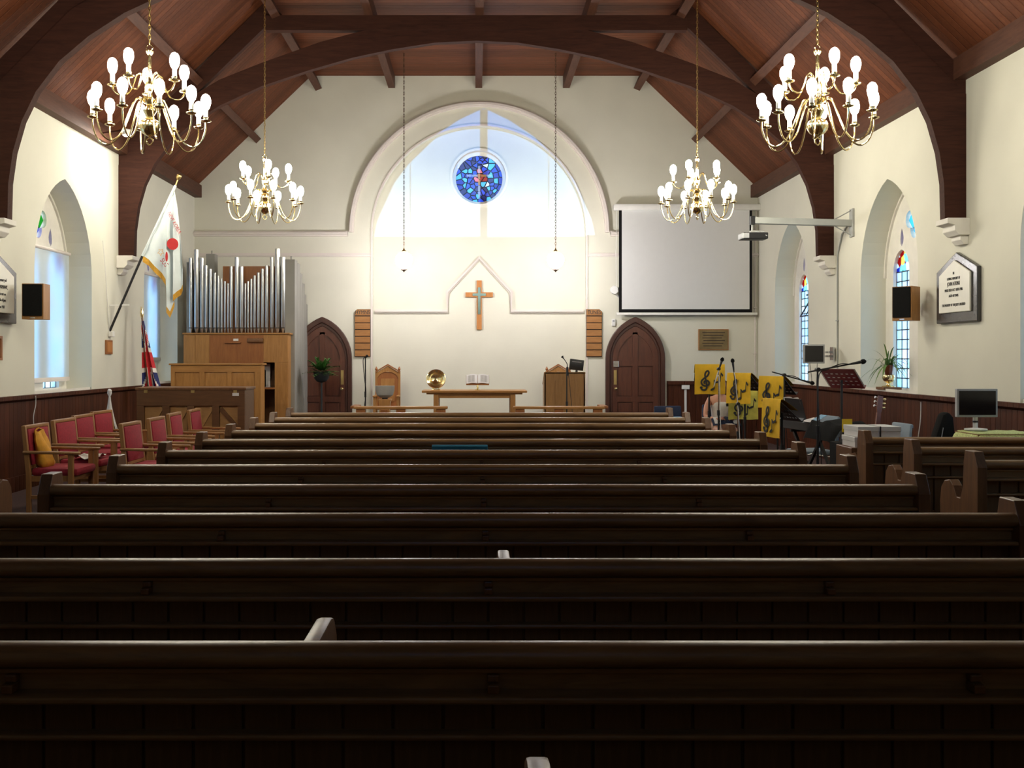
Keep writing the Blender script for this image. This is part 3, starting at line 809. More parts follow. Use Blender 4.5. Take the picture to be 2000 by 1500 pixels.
def pendant(x, label):
    t = thing('pendant_lamp', label, 'lamp', (x, 18.5, 3.15), 0, 'globe pendants before the arch')
    m = MB(); m.lathe([(.004, -.02), (.012, -.01), (.016, .0), (.05, .02), (.055, .03), (.02, .045)], 14); m.build('finial', 'bronze_dark', t)
    m = MB(); m.lathe([(.03, .045), (.09, .075), (.14, .14), (.155, .20), (.14, .27), (.09, .32), (.04, .345)], 20); m.build('globe', 'globe_glow', t)
    m = MB(); m.lathe([(.045, .34), (.045, .36), (.015, .39), (.008, .42)], 12); m.build('gallery', 'brass_dull', t)
    c = chain(7.09 - 3.15 - .42, .05, .02); c.build('chain', 'bronze_dark', t, loc=(0, 0, .42))
pendant(-1.305, 'white globe pendant lamp on a long chain, left of the cross')
pendant(1.435, 'white globe pendant lamp on a long chain, right of the cross')

t = thing('eaves_spotlight', 'small bright spotlight under the left eaves behind the near chandelier', 'spotlight', (-5.0, 14.65, 4.80))
m = MB(); m.lathe([(.02, .06), (.055, .05), (.06, .0), (.06, -.03), (.052, -.03), (.05, .0)], 14); m.build('housing', 'white_paint', t)
m = MB(); m.lathe([(.004, -.05), (.03, -.045), (.045, -.025), (.045, -.005), (.01, .0)], 12); m.build('lamp', 'spot_glow', t)
m = MB(); m.beam((0, 0, .05), (-.36, 0, .0), .02, .02); m.build('bracket', 'truss_wood', t)

# ------------------------------------------------------------ pews
def pew_end(side, arm=True):
    """end standard: thick back post with chamfered outer top corner, lower curved arm in front; outer side is +x*side"""
    m = MB()
    m.plate([(-.07, 0), (.46, 0), (.46, .44), (.47, .60), (.45, .70), (.40, .75), (.32, .765), (.27, .73), (.22, .66), (.17, .66), (.135, .74), (.125, .90), (.105, .985), (-.02, .985), (-.07, .885)], [], 0, side * .062, lambda u, v, d: (d, u, v))
    return m
BW = .118
def make_pew(L, n_div, boards, label, group, loc, divider=None):
    t = thing('pew', label, 'pew', loc, 0, group)
    h = L / 2
    key = ('pew', L, n_div)
    if key not in pew_cache:
        d = {}
        m = MB(); pr = [(.044 * math.cos(a), .902 + .030 * math.sin(a)) for a in [2 * PI * k / 14 for k in range(14)]]
        m.plate(pr, [], -h, h, lambda u, v, dd: (dd, u - .016, v)); d['top_rail'] = (m.mesh('top_rail', 'pew_oak', smooth=50), None)
        m = MB(); m.plate([(-.016, .856), (.0, .856), (.0, .868), (-.016, .868)], [], -h, h, lambda u, v, dd: (dd, u, v)); d['bead'] = (m.mesh('bead', 'pew_oak', smooth=0, bevel=.003), None)
        m = MB(); m.box(-h, h, -.001, .020, .815, .885); d['back_panel'] = (m.mesh('back_panel', 'pew_oak', smooth=0), None)
        m = MB(); m.box(-h, h, -.064, .02, .798, .816); d['book_ledge'] = (m.mesh('book_ledge', 'pew_oak', smooth=0, bevel=.006), None)
        m = MB(); m.box(-h, h, -.02, .03, .698, .713); d['lower_rail'] = (m.mesh('lower_rail', 'pew_oak', smooth=0, bevel=.006), None)
        m = MB(); m.box(-h, h, .02, .46, .42, .455); d['seat'] = (m.mesh('seat', 'pew_oak', smooth=0, bevel=.008), None)
        m = MB(); m.box(-h, h, -.01, .02, 0.0, .12); d['bottom_rail'] = (m.mesh('bottom_rail', 'pew_oak', smooth=0), None)
        bmesh_ = MB(); bmesh_.box(-BW / 2 + .003, BW / 2 - .003, .018, .032, .12, .80); d['_board'] = bmesh_.mesh('board', 'pew_board_shaded', smooth=0, bevel=.003)
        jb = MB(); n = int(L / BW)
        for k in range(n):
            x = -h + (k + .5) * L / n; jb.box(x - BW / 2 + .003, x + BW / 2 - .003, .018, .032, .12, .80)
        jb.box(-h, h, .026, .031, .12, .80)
        m = MB(); m.box(-h, h, .0325, .038, .12, .80); d['back_lining'] = (m.mesh('back_lining', 'pew_board_shaded', smooth=0), None)
        d['_joined'] = jb.mesh('board_panel', 'pew_board_shaded', smooth=0)
        bk = MB(); bk.box(-.014, .014, -.045, .0, .816, .838); bk.box(-.014, .014, -.026, .0, .838, .856); d['_bracket'] = bk.mesh('bracket', 'pew_end_oak', smooth=0, bevel=.004)
        for s_ in (-1, 1): d['_end%d' % s_] = pew_end(s_).mesh('end_panel', 'pew_end_oak', smooth=0, bevel=.004)
        lg = MB(); lg.box(-.02, .02, .02, .42, 0, .42); d['_leg'] = lg.mesh('seat_support', 'pew_oak', smooth=0)
        pew_cache[key] = d
    d = pew_cache[key]
    for k, v in d.items():
        if not k.startswith('_'): link(k, v[0], t)
    for s_ in (-1, 1): link('end_panel', d['_end%d' % s_], t, (s_ * h, 0, 0))
    n = int(L / BW)
    if boards:
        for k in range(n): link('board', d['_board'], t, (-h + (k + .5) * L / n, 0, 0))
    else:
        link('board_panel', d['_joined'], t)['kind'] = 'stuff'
    for k in range(n_div):
        link('bracket', d['_bracket'], t, (-h + L * (k + 1) / (n_div + 1), 0, 0)); link('seat_support', d['_leg'], t, (-h + L * (k + 1) / (n_div + 1), 0, 0))
    if divider is not None:
        m = MB(); m.plate([(.035, .455), (.44, .455), (.48, .60), (.50, .74), (.48, .82), (.43, .875), (.38, .885), (.035, .885)], [], -.022, .022, lambda u, v, dd: (dd, u, v)); m.build('seat_divider', 'pew_end_oak', t, loc=(divider, 0, 0), bevel=.014)
    return t
pew_cache = {}
ords = ['front', 'second', 'third', 'fourth', 'fifth', 'sixth', 'seventh', 'eighth', 'ninth', 'tenth', 'eleventh', 'twelfth']
PEWL = 4.52
for k in range(12):
    y = 12.32 - .99 * k
    l = 'long dark oak central pew, %s row counted from the table' % ords[k]
    if k == 10: l = 'long dark oak central pew nearest the viewer with its whole back visible'
    if k == 11: l = 'long dark oak central pew below the picture edge, only its divider showing'
    make_pew(PEWL, 3, k >= 6, l, 'central pews', (.04, y, 0), {11: .07, 10: -.456, 9: .06}.get(k))
for k, y in enumerate((8.55, 7.62, 6.66, 5.70, 4.74, 3.78, 2.82)):
    make_pew(2.1, 1, k in (0, 1, 2), 'short dark oak pew along the right wall, %s counted from the monitor' % ords[k].replace('front', 'first'), 'right side pews', (4.34, y, 0))
for k, y in enumerate((6.66, 5.70, 4.74, 3.78, 2.82)):
    make_pew(2.1, 1, False, 'short dark oak pew along the left wall, %s behind the red chairs' % ords[k].replace('front', 'first'), 'left side pews', (-4.34, y, 0))
t = thing('pew_cushion', 'blue folded cloth over a pew back', 'cushion', (-.12, 7.49, .455))
m = MB(); m.plate([(.03, .02), (.075, .02), (.072, .30), (.05, .492), (.02, .500), (.0, .49), (.012, .47), (.022, .30)], [], -.205, .205, lambda u, v, d: (d, u, v)); m.build('cloth', 'teal_cloth', t, bevel=.005)
m = MB(); m.box(-.205, .205, .018, .024, .492, .5005); m.build('hem', 'light_blue', t)

# ------------------------------------------------------------ choir chairs
def make_choir_chair():
    t = thing('armchair', '', 'chair', (0, 0, 0), 0, 'red upholstered oak armchairs')
    # faces +x
    def bm_(a, b, wd, ht): m = MB(); m.beam(a, b, wd, ht); return m
    for s_ in (-1, 1):
        y = s_ * .265
        m = MB(); m.plate([(-.225, 0), (-.18, 0), (-.185, .45), (-.235, .92), (-.275, .92), (-.23, .45)], [], y - .018, y + .018, lambda u, v, d: (u, d, v)); m.build('rear_leg', 'chair_oak', t, smooth=0, bevel=.004)
        m = MB(); m.box(.185, .235, y - .02, y + .02, 0, .64); m.build('front_leg', 'chair_oak', t, smooth=0, bevel=.004)
        m = MB(); m.obox((.02, y, .655), (.56, .055, .028), Matrix.Rotation(.02, 3, 'Y')); m.build('armrest', 'chair_oak', t, bevel=.01)
        m = MB(); m.box(-.2, .2, y - .012, y + .012, .20, .235); m.build('stretcher', 'chair_oak', t, smooth=0)
    m = MB(); m.box(-.2, .21, -.25, .25, .37, .425); m.build('seat_frame', 'chair_oak', t, smooth=0)
    m = MB(); m.box(-.19, .27, -.255, .255, .42, .50); m.build('seat', 'red_fabric', t, bevel=.03)
    m = MB(); m.plate([(-.185, .53), (-.225, .53), (-.272, .885), (-.225, .885)], [], -.235, .235, lambda u, v, d: (u, d, v)); m.build('backrest', 'red_fabric', t, bevel=.012)
    m = MB(); m.obox((-.255, 0, .905), (.045, .50, .035)); m.build('top_rail', 'chair_oak', t, bevel=.006)
    m = MB(); m.box(-.215, -.185, -.25, .25, .50, .53); m.build('back_rail', 'chair_oak', t, smooth=0)
    return t
ac = make_choir_chair()
chairs = [(-4.20, 10.35, .0, 'red armchair holding the mustard bag'), (-4.27, 11.22, -.03, 'red armchair with a pale cloth on its seat'),
          (-4.38, 12.05, -.02, 'red armchair by the wall, third from the mustard bag'), (-4.47, 12.88, -.08, 'red armchair by the wall nearest the piano'),
          (-3.35, 10.66, -.02, 'red armchair at the near end of the row beside the pews'), (-3.35, 11.52, .0, 'red armchair beside the pews, second of its row'),
          (-3.42, 12.45, .03, 'red armchair beside the pews, third of its row'), (-3.42, 13.32, .02, 'red armchair beside the pews just before the piano')]
for i, (x, y, rz, l) in enumerate(chairs):
    c = ac if i == 0 else copy_tree(ac)
    c.location = (x, y, 0); c.rotation_euler = (0, 0, rz); c['label'] = l
# mustard bag on the first chair
t = thing('cloth_bag', 'mustard yellow cloth bag propped on a red chair', 'bag', (-4.35, 10.32, .50), .1)
P = []
for i in range(13):
    v = i / 12; row = []
    for j in range(17):
        a = 2 * PI * j / 16
        ww = .15 * (1 - .12 * (v > .8)) * (1 + .04 * math.sin(7 * v + a * 2)); dd = .075 * (1 - .75 * v ** 2) + .012 * math.sin(a * 5 + v * 6)
        if v == 0: ww *= .85; dd *= .7
        row.append((math.cos(a) * dd - .075 * v + .02, math.sin(a) * ww, .36 * v + .012 * math.sin(a * 3) * v))
    P.append(row)
m = MB(); m.grid(P); m.add([(P[0][0][0] * 0, 0, 0)], []); m.build('bag_body', 'mustard', t, smooth=60)
m = MB(); m.tube(smooth_path([(-.06, -.1, .36), (-.05, -.05, .385), (-.055, .03, .375), (-.06, .11, .36)]), .008, 6); m.build('drawstring', 'mustard', t)
t = thing('folded_cloth', 'pale patterned cloth left on a red chair', 'cloth', (-4.18, 11.1, .503))
m = MB(); P = [[(-.14 + .28 * i / 10, -.17 + .34 * j / 10, .03 + .028 * math.sin(i * .9 + j * .5) * math.cos(j * .8)) for j in range(11)] for i in range(11)]
m.grid(P); m.build('cloth', 'flag_cream', t, smooth=60)
# rope tassel / white mop leaning against the piano end
t = thing('string_mop', 'white string mop standing by the piano end', 'mop', (-4.95, 13.75, 0))
m = MB(); m.tube([(0, 0, 0), (0.02, .02, 1.14)], .012, 8); m.build('handle', 'rope_white', t)
m = MB()
for k in range(14):
    a = 2 * PI * k / 14; r = .10 + .03 * random.random()
    m.tube(smooth_path([(.02, .02, 1.12), (.02 + .02 * math.cos(a), .02 + .02 * math.sin(a), .95), (.02 + r * .6 * math.cos(a), .02 + r * .6 * math.sin(a), .75), (.02 + r * math.cos(a), .02 + r * math.sin(a), .60)], 4), .008, 5)
m.build('strings', 'rope_white', t)['kind'] = 'stuff'
m = MB(); m.lathe([(.02, 1.08), (.032, 1.11), (.028, 1.15), (.01, 1.17)], 10, (.02, .02, 0)); m.build('binding', 'rope_white', t)
t = tag(MB().tube(smooth_path([(-5.42, 12.6, 1.12), (-5.43, 12.62, 1.0), (-5.44, 12.58, .85), (-5.43, 12.6, .6), (-5.43, 12.65, .2)]), .006, 5).build('hanging_flex', 'rope_white'), 'white cord hanging down the left panelling behind the chairs', 'cord')
t = tag(MB().tube(smooth_path([(5.43, 12.5, 1.05), (5.43, 12.52, .8), (5.42, 12.6, .45), (5.42, 12.62, .05)]), .006, 5).build('hanging_flex', 'rope_white'), 'white cord hanging down the right panelling near the monitor', 'cord')

# ------------------------------------------------------------ piano (seen from behind)
t = thing('upright_piano', 'upright piano seen from its braced back', 'piano', (-3.96, 14.2, 0))
m = MB(); m.box(-.75, .75, .06, .60, .0, 1.14); m.build('case', 'piano_wood', t, smooth=0, bevel=.006)
m = MB(); m.box(-.77, .77, -.01, .62, 1.14, 1.175); m.build('lid', 'pew_end_oak', t, smooth=0, bevel=.006)
m = MB(); m.box(-.75, .75, 0, .06, .92, 1.14); m.build('back_top_board', 'piano_wood', t, smooth=0, bevel=.004)
m = MB(); m.box(-.75, .75, 0, .06, .02, .16); m.build('back_bottom_board', 'piano_wood', t, smooth=0)
for x in (-.70, -.345, .0, .345, .70):
    m = MB(); m.box(x - .05, x + .05, 0, .06, .16, .92); m.build('back_post', 'piano_wood', t, smooth=0, bevel=.004)
for i, x in enumerate((-.5225, -.1725, .1725, .5225)):
    m = MB(); m.box(x - .125, x + .125, .045, .058, .16, .92); m.build('soundboard_panel', 'piano_ply', t, smooth=0)
    a, b = ((x - .11, .03, .50), (x + .12, .03, .90)) if i < 3 else ((x - .11, .03, .88), (x + .12, .03, .62))
    m = MB(); m.beam(a, b, .03, .05); m.build('diagonal_brace', 'piano_ply' if i < 3 else 'piano_wood', t, smooth=0)
m = MB(); m.box(.58, .67, -.006, 0, 1.06, 1.10); lab(m.build('label_plate', 'paper', t, smooth=0), 'small white paper label')
for x in (-.62, .03, .62):
    m = MB(); m.box(x - .025, x + .025, -.008, .0, 1.10, 1.14); m.build('hinge', 'brass_dull', t, smooth=0)

# ------------------------------------------------------------ organ
t = thing('pipe_organ', 'oak pipe organ case with silver front pipes', 'organ', (-4.29, 18.3, 0))
cx = -4.29
def ob(x0, x1, y0, y1, z0, z1, nm, mt, par=None, bev=.004): 
    m = MB(); m.box(x0 - cx, x1 - cx, y0, y1, z0, z1); return m.build(nm, mt, par or t, smooth=0, bevel=bev)
ob(-5.22, -4.10 + .05, .03, .62, 0, 2.0, 'case', 'honey_oak')
ob(-4.05, -3.60, .03, .62, 1.55, 2.0, 'case', 'honey_oak')
ob(-3.60, -3.36, .03, .62, 0, 2.0, 'case', 'honey_oak')
ob(-4.05, -3.60, .55, .62, 0, 1.55, 'kneehole_back', 'pew_end_oak')
ob(-5.25, -3.33, -.01, .66, 2.0, 2.03, 'cornice', 'honey_oak_x')
ob(-5.23, -5.02, .0, .03, 0, 1.99, 'front_panel', 'honey_oak'); ob(-5.02, -4.77, .004, .03, 0, 1.99, 'front_panel', 'honey_oak')
ob(-4.77, -3.80, .008, .03, 1.42, 1.99, 'front_panel', 'red_oak'); ob(-3.80, -3.365, .0, .03, 1.50, 1.99, 'front_panel', 'honey_oak')
ob(-3.60, -3.365, .0, .03, 0, 1.50, 'front_panel', 'honey_oak')
ob(-4.49, -4.20, -.04, .008, 1.845, 1.86, 'music_ledge', 'red_oak'); ob(-4.09, -3.80, -.05, .008, 1.86, 1.93, 'music_desk', 'pew_end_oak', bev=.012)
ob(-4.34, -4.25, -.003, .008, 1.885, 1.925, 'notice_card', 'paper', bev=0)
ob(-4.05, -3.60, .0, .55, 1.02, 1.05, 'shelf', 'red_oak')
ob(-4.64, -3.53, .45, .66, 2.03, 3.26, 'back_board', 'red_oak')
pipes = [(183, 145, 32), (232, 75, 45), (277, 145, 35), (312, 208, 30), (349, 238, 28), (385, 270, 26), (415, 295, 24), (442, 320, 20), (469, 340, 18), (495, 358, 16), (523, 218, 30), (570, 140, 38), (608, 218, 35), (640, 358, 16), (663, 340, 18), (690, 320, 20), (718, 292, 24), (750, 268, 26), (785, 236, 28), (820, 208, 30), (864, 140, 34), (910, 68, 45), (955, 138, 40)]
for zx, zy, zw in pipes:
    x = (zx / 4.286 + 330 - 930) * .0093; top = 1.6 + (697 - (zy / 4.286 + 470)) * .0093; r = zw / 4.286 * .0093 / 2
    m = MB(); m.lathe([(r * .35, 2.03), (r * .92, 2.115), (r, 2.125), (r, top), (r * .86, top), (r * .86, top - .02)], 14)
    po = m.build('organ_pipe', 'pipe_metal', t, loc=(x - cx, .30, 0))
    m = MB(); m.box(-r * .8, r * .8, -r * 1.06, -r * .8, 2.118, 2.132); m.build('pipe_mouth', 'black', po, smooth=0)
# wooden bass pipes at the side and behind, going back to the wall
for (x0, x1, y0, y1, z1) in [(-3.47, -3.29, .28, .55, 3.37), (-3.46, -3.29, .57, .83, 3.33), (-3.46, -3.29, .85, 1.09, 3.17), (-3.46, -3.29, 1.11, 1.33, 3.0), (-3.45, -3.29, 1.35, 1.52, 2.8), (-3.45, -3.29, 1.54, 1.68, 2.62), (-4.98, -4.82, .58, .8, 3.50), (-5.29, -5.215, .40, .6, 3.33), (-5.27, -5.15, .62, .8, 3.2)]:
    m = MB(); m.box(x0 - cx, x1 - cx, y0, y1, 0 if x0 > -4 else 2.03 if y0 < .62 else 0, z1); bp_ = m.build('bass_pipe', 'grey_paint', t, smooth=0, bevel=.004)
    m = MB(); m.tube([((x0 + x1) / 2 - cx, (y0 + y1) / 2, z1), ((x0 + x1) / 2 - cx, (y0 + y1) / 2, z1 + .07)], .012, 8); m.build('tuning_stop', 'grey_paint', bp_)
t2 = thing('music_case', 'black music case with paper on the organ shelf', 'case', (-3.87, 18.45, 1.05))
m = MB(); m.box(-.15, .06, 0, .12, 0, .32); m.build('case_body', 'black_matte', t2, bevel=.02)
m = MB(); m.box(-.16, .13, .14, .16, 0, .42); m.build('paper_sheet', 'paper', t2, smooth=0)

t = thing('organ_console', 'panelled oak organ console back with three panels', 'organ', (-4.40, 17.3, 0))
m = MB(); m.box(-.76, .76, .02, .32, 0, 1.46); m.build('body', 'honey_oak', t, smooth=0)
m = MB(); m.box(-.79, .79, -.02, .35, 1.46, 1.49); m.build('top', 'honey_oak_x', t, smooth=0, bevel=.006)
m = MB(); m.box(-.76, .76, 0, .02, 1.34, 1.46); m.build('top_rail', 'honey_oak_x', t, smooth=0)
m = MB(); m.box(-.76, .76, 0, .02, 0, .5); m.build('bottom_rail', 'honey_oak_x', t, smooth=0)
for x0, x1 in ((-.76, -.69), (-.27, -.19), (.20, .27), (.66, .76)):
    m = MB(); m.box(x0, x1, 0, .02, .5, 1.34); m.build('stile', 'honey_oak', t, smooth=0)
for x0, x1 in ((-.69, -.27), (-.19, .20), (.27, .66)):
    m = MB(); m.box(x0 + .015, x1 - .015, .012, .03, .52, 1.325); m.build('panel', 'honey_oak', t, smooth=0, bevel=.006)

# ------------------------------------------------------------ sanctuary furniture (on the dais)
D = .18
t = thing('communion_table', 'oak communion table below the cross', 'table', (-.03, 18.4, D))
m = MB(); m.box(-.93, .93, -.35, .35, .785, .825); m.build('tabletop', 'honey_oak_x', t, smooth=0, bevel=.008)
m = MB(); m.box(-.85, .85, -.30, .30, .755, .785); m.build('under_moulding', 'honey_oak_x', t, smooth=0, bevel=.008)
for sx in (-1, 1):
    for sy in (-1, 1):
        m = MB(); m.box(sx * .68 - .045, sx * .68 + .045, sy * .24 - .045, sy * .24 + .045, 0, .755); m.build('leg', 'honey_oak', t, smooth=0, bevel=.005)
for sy in (-.24, .24):
    m = MB(); m.box(-.64, .64, sy - .02, sy + .02, .69, .755); m.build('apron', 'honey_oak_x', t, smooth=0, bevel=.004)
t = thing('collection_plate', 'round polished brass plate standing on the table', 'plate', (-.72, 18.32, D + .825))
m = MB(); m.lathe([(.004, .035), (.05, .03), (.085, .012), (.10, .03), (.115, .032), (.125, .012), (.165, -.004), (.175, .0), (.175, .012), (.12, .03), (.10, .05), (.004, .05)], 40, (0, 0, 0), 'Y')
o = m.build('dish', 'brass', t, loc=(0, .02, .20), rot=(-.14, 0, 0))
m = MB(); m.box(-.08, .08, -.06, .09, 0, .018); m.build('stand_base', 'brass', t, bevel=.006)
m = MB(); m.beam((-.05, .03, .015), (-.07, .09, .16), .012, .012); m.beam((.05, .03, .015), (.07, .09, .16), .012, .012); m.build('stand_strut', 'brass', t)
t = thing('bible_stand', 'brass book stand on the communion table', 'stand', (.025, 18.25, D + .825))
m = MB(); m.lathe([(.05, 0), (.05, .012), (.02, .025), (.014, .05), (.022, .06), (.014, .08), (.014, .12)], 16); m.build('stem', 'brass', t)
m = MB(); m.obox((0, .02, .16), (.40, .015, .15), Matrix.Rotation(-.5, 3, 'X')); m.build('ledge', 'red_oak', t, smooth=0)
t = thing('open_bible', 'open book lying on the brass stand', 'book', (.025, 18.24, D + .825 + .115))
Rb = Matrix.Rotation(-.5, 3, 'X')
for s_ in (-1, 1):
    m = MB(); P = []
    for i in range(9):
        u = i / 8
        P.append([Rb @ Vector((s_ * (.004 + .195 * u), -.012 - .022 * math.sin(PI * min(1, u * 1.2)) - .012 * (1 - u), v)) for v in (.0, .175)])
    Q = [[p + Rb @ Vector((0, .014, 0)) for p in row] for row in P]
    m.grid(P); m.grid(Q); m.add([P[8][0], P[8][1], Q[8][1], Q[8][0]], [(0, 1, 2, 3)]); m.add([x for r_ in P for x in (r_[0],)] + [x[0] for x in Q], [(i, i + 1, i + 10, i + 9) for i in range(8)]); m.add([r_[1] for r_ in P] + [x[1] for x in Q], [(i, i + 1, i + 10, i + 9) for i in range(8)])
    pg = m.build('page_block', 'paper', t, smooth=60)
    for c_ in range(2):
        m = MB(); u0, u1 = .25 + c_ * .34, .55 + c_ * .34
        a_ = lambda u, v: Rb @ Vector((s_ * (.004 + .195 * u), -.0135 - .022 * math.sin(PI * min(1, u * 1.2)) - .012 * (1 - u), v))
        m.grid([[a_(u0 + (u1 - u0) * q / 4, v) for v in (.02, .155)] for q in range(5)]); m.build('text_column', 'print_grey', pg, recalc=False)
m = MB(); m.obox(Rb @ Vector((0, .008, .08)), (.41, .008, .19), Rb); m.build('cover', 'pew_end_oak', t, smooth=0)

def throne(x, label):
    t = thing('sanctuary_chair', label, 'chair', (x, 19.55, D))
    f = lambda u, v, d: (u, d, v)
    hw = .22
    for s_ in (-1, 1):
        m = MB(); m.box(s_ * hw - .022, s_ * hw + .022, .14, .19, 0, 1.13); m.build('back_post', 'honey_oak', t, smooth=0, bevel=.004)
        m = MB(); m.lathe([(.02, 1.13), (.028, 1.14), (.015, 1.155), (.028, 1.18), (.02, 1.205), (.003, 1.235)], 10, (s_ * hw, .165, 0)); m.build('finial', 'red_oak', t)
        m = MB(); m.box(s_ * hw - .022, s_ * hw + .022, -.26, -.215, 0, .66); m.build('front_leg', 'honey_oak', t, smooth=0, bevel=.004)
        m = MB(); m.box(s_ * hw - .03, s_ * hw + .03, -.28, .14, .66, .69); m.build('armrest', 'honey_oak', t, smooth=0, bevel=.008)
    m = MB(); m.plate([(-.20, 1.02), (-.20, 1.13), (0, 1.25), (.20, 1.13), (.20, 1.02), (.15, 1.09), (.08, 1.125), (0, 1.135), (-.08, 1.125), (-.15, 1.09)], [], .14, .19, f); m.build('gable_crest', 'honey_oak', t, smooth=0)
    m = MB(); m.plate([(-.235, 1.12), (-.235, 1.145), (0, 1.285), (.235, 1.145), (.235, 1.12), (0, 1.255)], [], .12, .20, f); m.build('crest_moulding', 'red_oak', t, smooth=0)
    m = MB(); m.box(-.20, .20, .155, .18, .45, 1.13); m.build('back_panel', 'red_oak', t, smooth=0)
    m = MB(); m.box(-.13, .13, .145, .155, .56, 1.0); m.build('raised_panel', 'honey_oak', t, smooth=0, bevel=.006)
    m = MB(); m.box(-.23, .23, -.25, .16, .42, .47); m.build('seat', 'red_oak', t, smooth=0, bevel=.008)
throne(-1.70, 'carved oak sanctuary chair behind the font'); throne(1.58, 'carved oak sanctuary chair hidden behind the lectern')
t = thing('baptismal_font', 'wooden font pedestal with a grey basin', 'font', (-1.56, 17.5, D))
m = MB(); m.lathe([(.05, .72), (.09, .73), (.14, .77), (.163, .85), (.167, .925), (.157, .925), (.15, .86), (.09, .79), (.01, .78)], 24); m.build('basin', 'font_stone', t)
m = MB(); m.plate([(-.17, 0), (.17, 0), (.17, .06), (.10, .10), (.085, .55), (.10, .66), (.12, .70), (-.12, .70), (-.10, .66), (-.085, .55), (-.10, .10), (-.17, .06)], [], -.09, .09, f0); m.build('pedestal', 'honey_oak', t, smooth=0, bevel=.006)
m = MB(); m.box(-.06, .06, -.10, -.09, .15, .52); m.build('pedestal_panel', 'red_oak', t, smooth=0, bevel=.004)
m = MB(); m.lathe([(.05, .70), (.05, .725)], 16); m.build('collar', 'black', t)

t = thing('lectern', 'plain oak lectern with sloping sides', 'lectern', (1.54, 17.8, D))
m = MB(); m.plate([(-.355, 0), (.355, 0), (.355, .98), (.34, 1.15), (-.34, 1.15), (-.355, 1.08)], [], 0, .03, f0); m.build('front_board', 'lectern_oak', t, smooth=0, bevel=.004)
m = MB(); m.box(-.17, .17, -.012, 0, 0.1, 1.02); m.build('front_panel', 'lectern_oak', t, smooth=0, bevel=.004)
for s_ in (-1, 1):
    m = MB(); m.plate([(.0, 0), (.40, 0), (.40, .95), (.0, 1.14)], [], s_ * .33, s_ * .355, lambda u, v, d: (d, u, v)); m.build('side_board', 'lectern_oak', t, smooth=0)
m = MB(); m.plate([(.0, 1.13), (.45, .93), (.45, .955), (.0, 1.155)], [], -.36, .36, lambda u, v, d: (d, u, v)); m.build('desk_top', 'lectern_oak', t, smooth=0)
t = thing('lectern_monitor', 'small black monitor turned away on the lectern', 'monitor', (1.77, 18.05, D + 1.04))
m = MB(); m.obox((0, 0, .24), (.25, .035, .19), Matrix.Rotation(.12, 3, 'Y')); m.build('case', 'black', t, bevel=.008)
m = MB(); m.obox((0, -.02, .29), (.17, .006, .018), Matrix.Rotation(.12, 3, 'Y')); m.build('vent_strip', 'chrome', t)
m = MB(); m.lathe([(.07, 0.02), (.07, .035), (.025, .045), (.02, .15)], 12); m.build('stand', 'black', t)

def mic(parent, p, d, L=.15):
    d = Vector(d).normalized(); p = Vector(p)
    m = MB(); m.tube([p, p + d * L * .7], [.010, .016], 8); o = m.build('microphone_body', 'black', parent)
    m = MB(); m.tube([p + d * L * .68, p + d * L * .72, p + d * L * .8, p + d * L * .92, p + d * L], [.016, .024, .026, .022, .008], 10); m.build('microphone_head', 'black_matte', parent)
def tripod_base(t, h0=.06, r=.28):
    for k in range(3):
        a = 2 * PI * k / 3 + .4
        m = MB(); m.tube([(0, 0, .22), (r * math.cos(a), r * math.sin(a), .012)], .010, 6); m.build('leg', 'black', t)
t = thing('microphone_stand', 'gooseneck microphone on a stand before the lectern', 'microphone', (1.545, 17.45, D))
m = MB(); m.lathe([(.13, 0), (.13, .015), (.02, .03), (.012, .05)], 18); m.build('base', 'black', t)
m = MB(); m.tube([(0, 0, .04), (0, 0, 1.16)], .011, 8); m.build('pole', 'black', t)
m = MB(); m.tube([(0, 0, .55), (0, 0, .66)], .02, 8); m.build('clutch', 'black', t)
m = MB(); m.tube(smooth_path([(0.005, 0, 1.10), (.008, 0, 1.24), (.0, 0, 1.31), (-.06, 0, 1.40)]), [.02] * 7 + [.007] * 12, 8); m.build('gooseneck', 'black', t)
mic(t, (-.055, 0, 1.392), (-.6, -.2, .8), .05)
m = MB(); m.tube(smooth_path([(0.02, 0, 1.2), (.05, -.02, .9), (.10, -.02, .4), (.14, 0, .05)]), .005, 5); m.build('cable', 'black', t)
t = thing('microphone_stand', 'thin black microphone stand under the HYMNS board', 'microphone', (-1.98, 18.3, D))
m = MB(); m.lathe([(.11, 0), (.11, .015), (.02, .03), (.01, .05)], 18); m.build('base', 'black', t)
m = MB(); m.tube([(0, 0, .04), (0, 0, 1.42)], .011, 8); m.build('pole', 'black', t)
m = MB(); m.tube([(0, 0, .70), (0, 0, .80)], .018, 8); m.build('clutch', 'black', t)
m = MB(); m.tube(smooth_path([(0, -.01, 1.42), (-.04, -.01, 1.35), (-.01, -.02, 1.0), (.01, -.02, .75), (-.08, -.02, .1)]), .007, 5); m.build('cable', 'black', t)
mic(t, (0, 0, 1.40), (.5, -.6, .5), .08)

def rail(x0, x1, label, ret):
    t = thing('communion_rail', label, 'rail', ((x0 + x1) / 2, 16.6, D))
    h = (x1 - x0) / 2
    m = MB(); m.box(-h, h, -.055, .055, .575, .62); m.build('handrail', 'honey_oak_x', t, smooth=0, bevel=.012)
    n = 3
    for k in range(n):
        x = -h + .11 + (2 * h - .22) * k / (n - 1)
        m = MB(); m.box(x - .075, x + .075, -.035, .035, 0, .575); m.build('post', 'red_oak', t, smooth=0, bevel=.005)
    m = MB(); m.box(ret * h - .06, ret * h + .06, .0, .5, .58, .625); m.build('return_rail', 'red_oak', t, smooth=0, bevel=.008)
rail(-1.98, -.46, 'oak communion rail left of the central gap', -1)
rail(.60, 2.08, 'oak communion rail right of the central gap', 1)

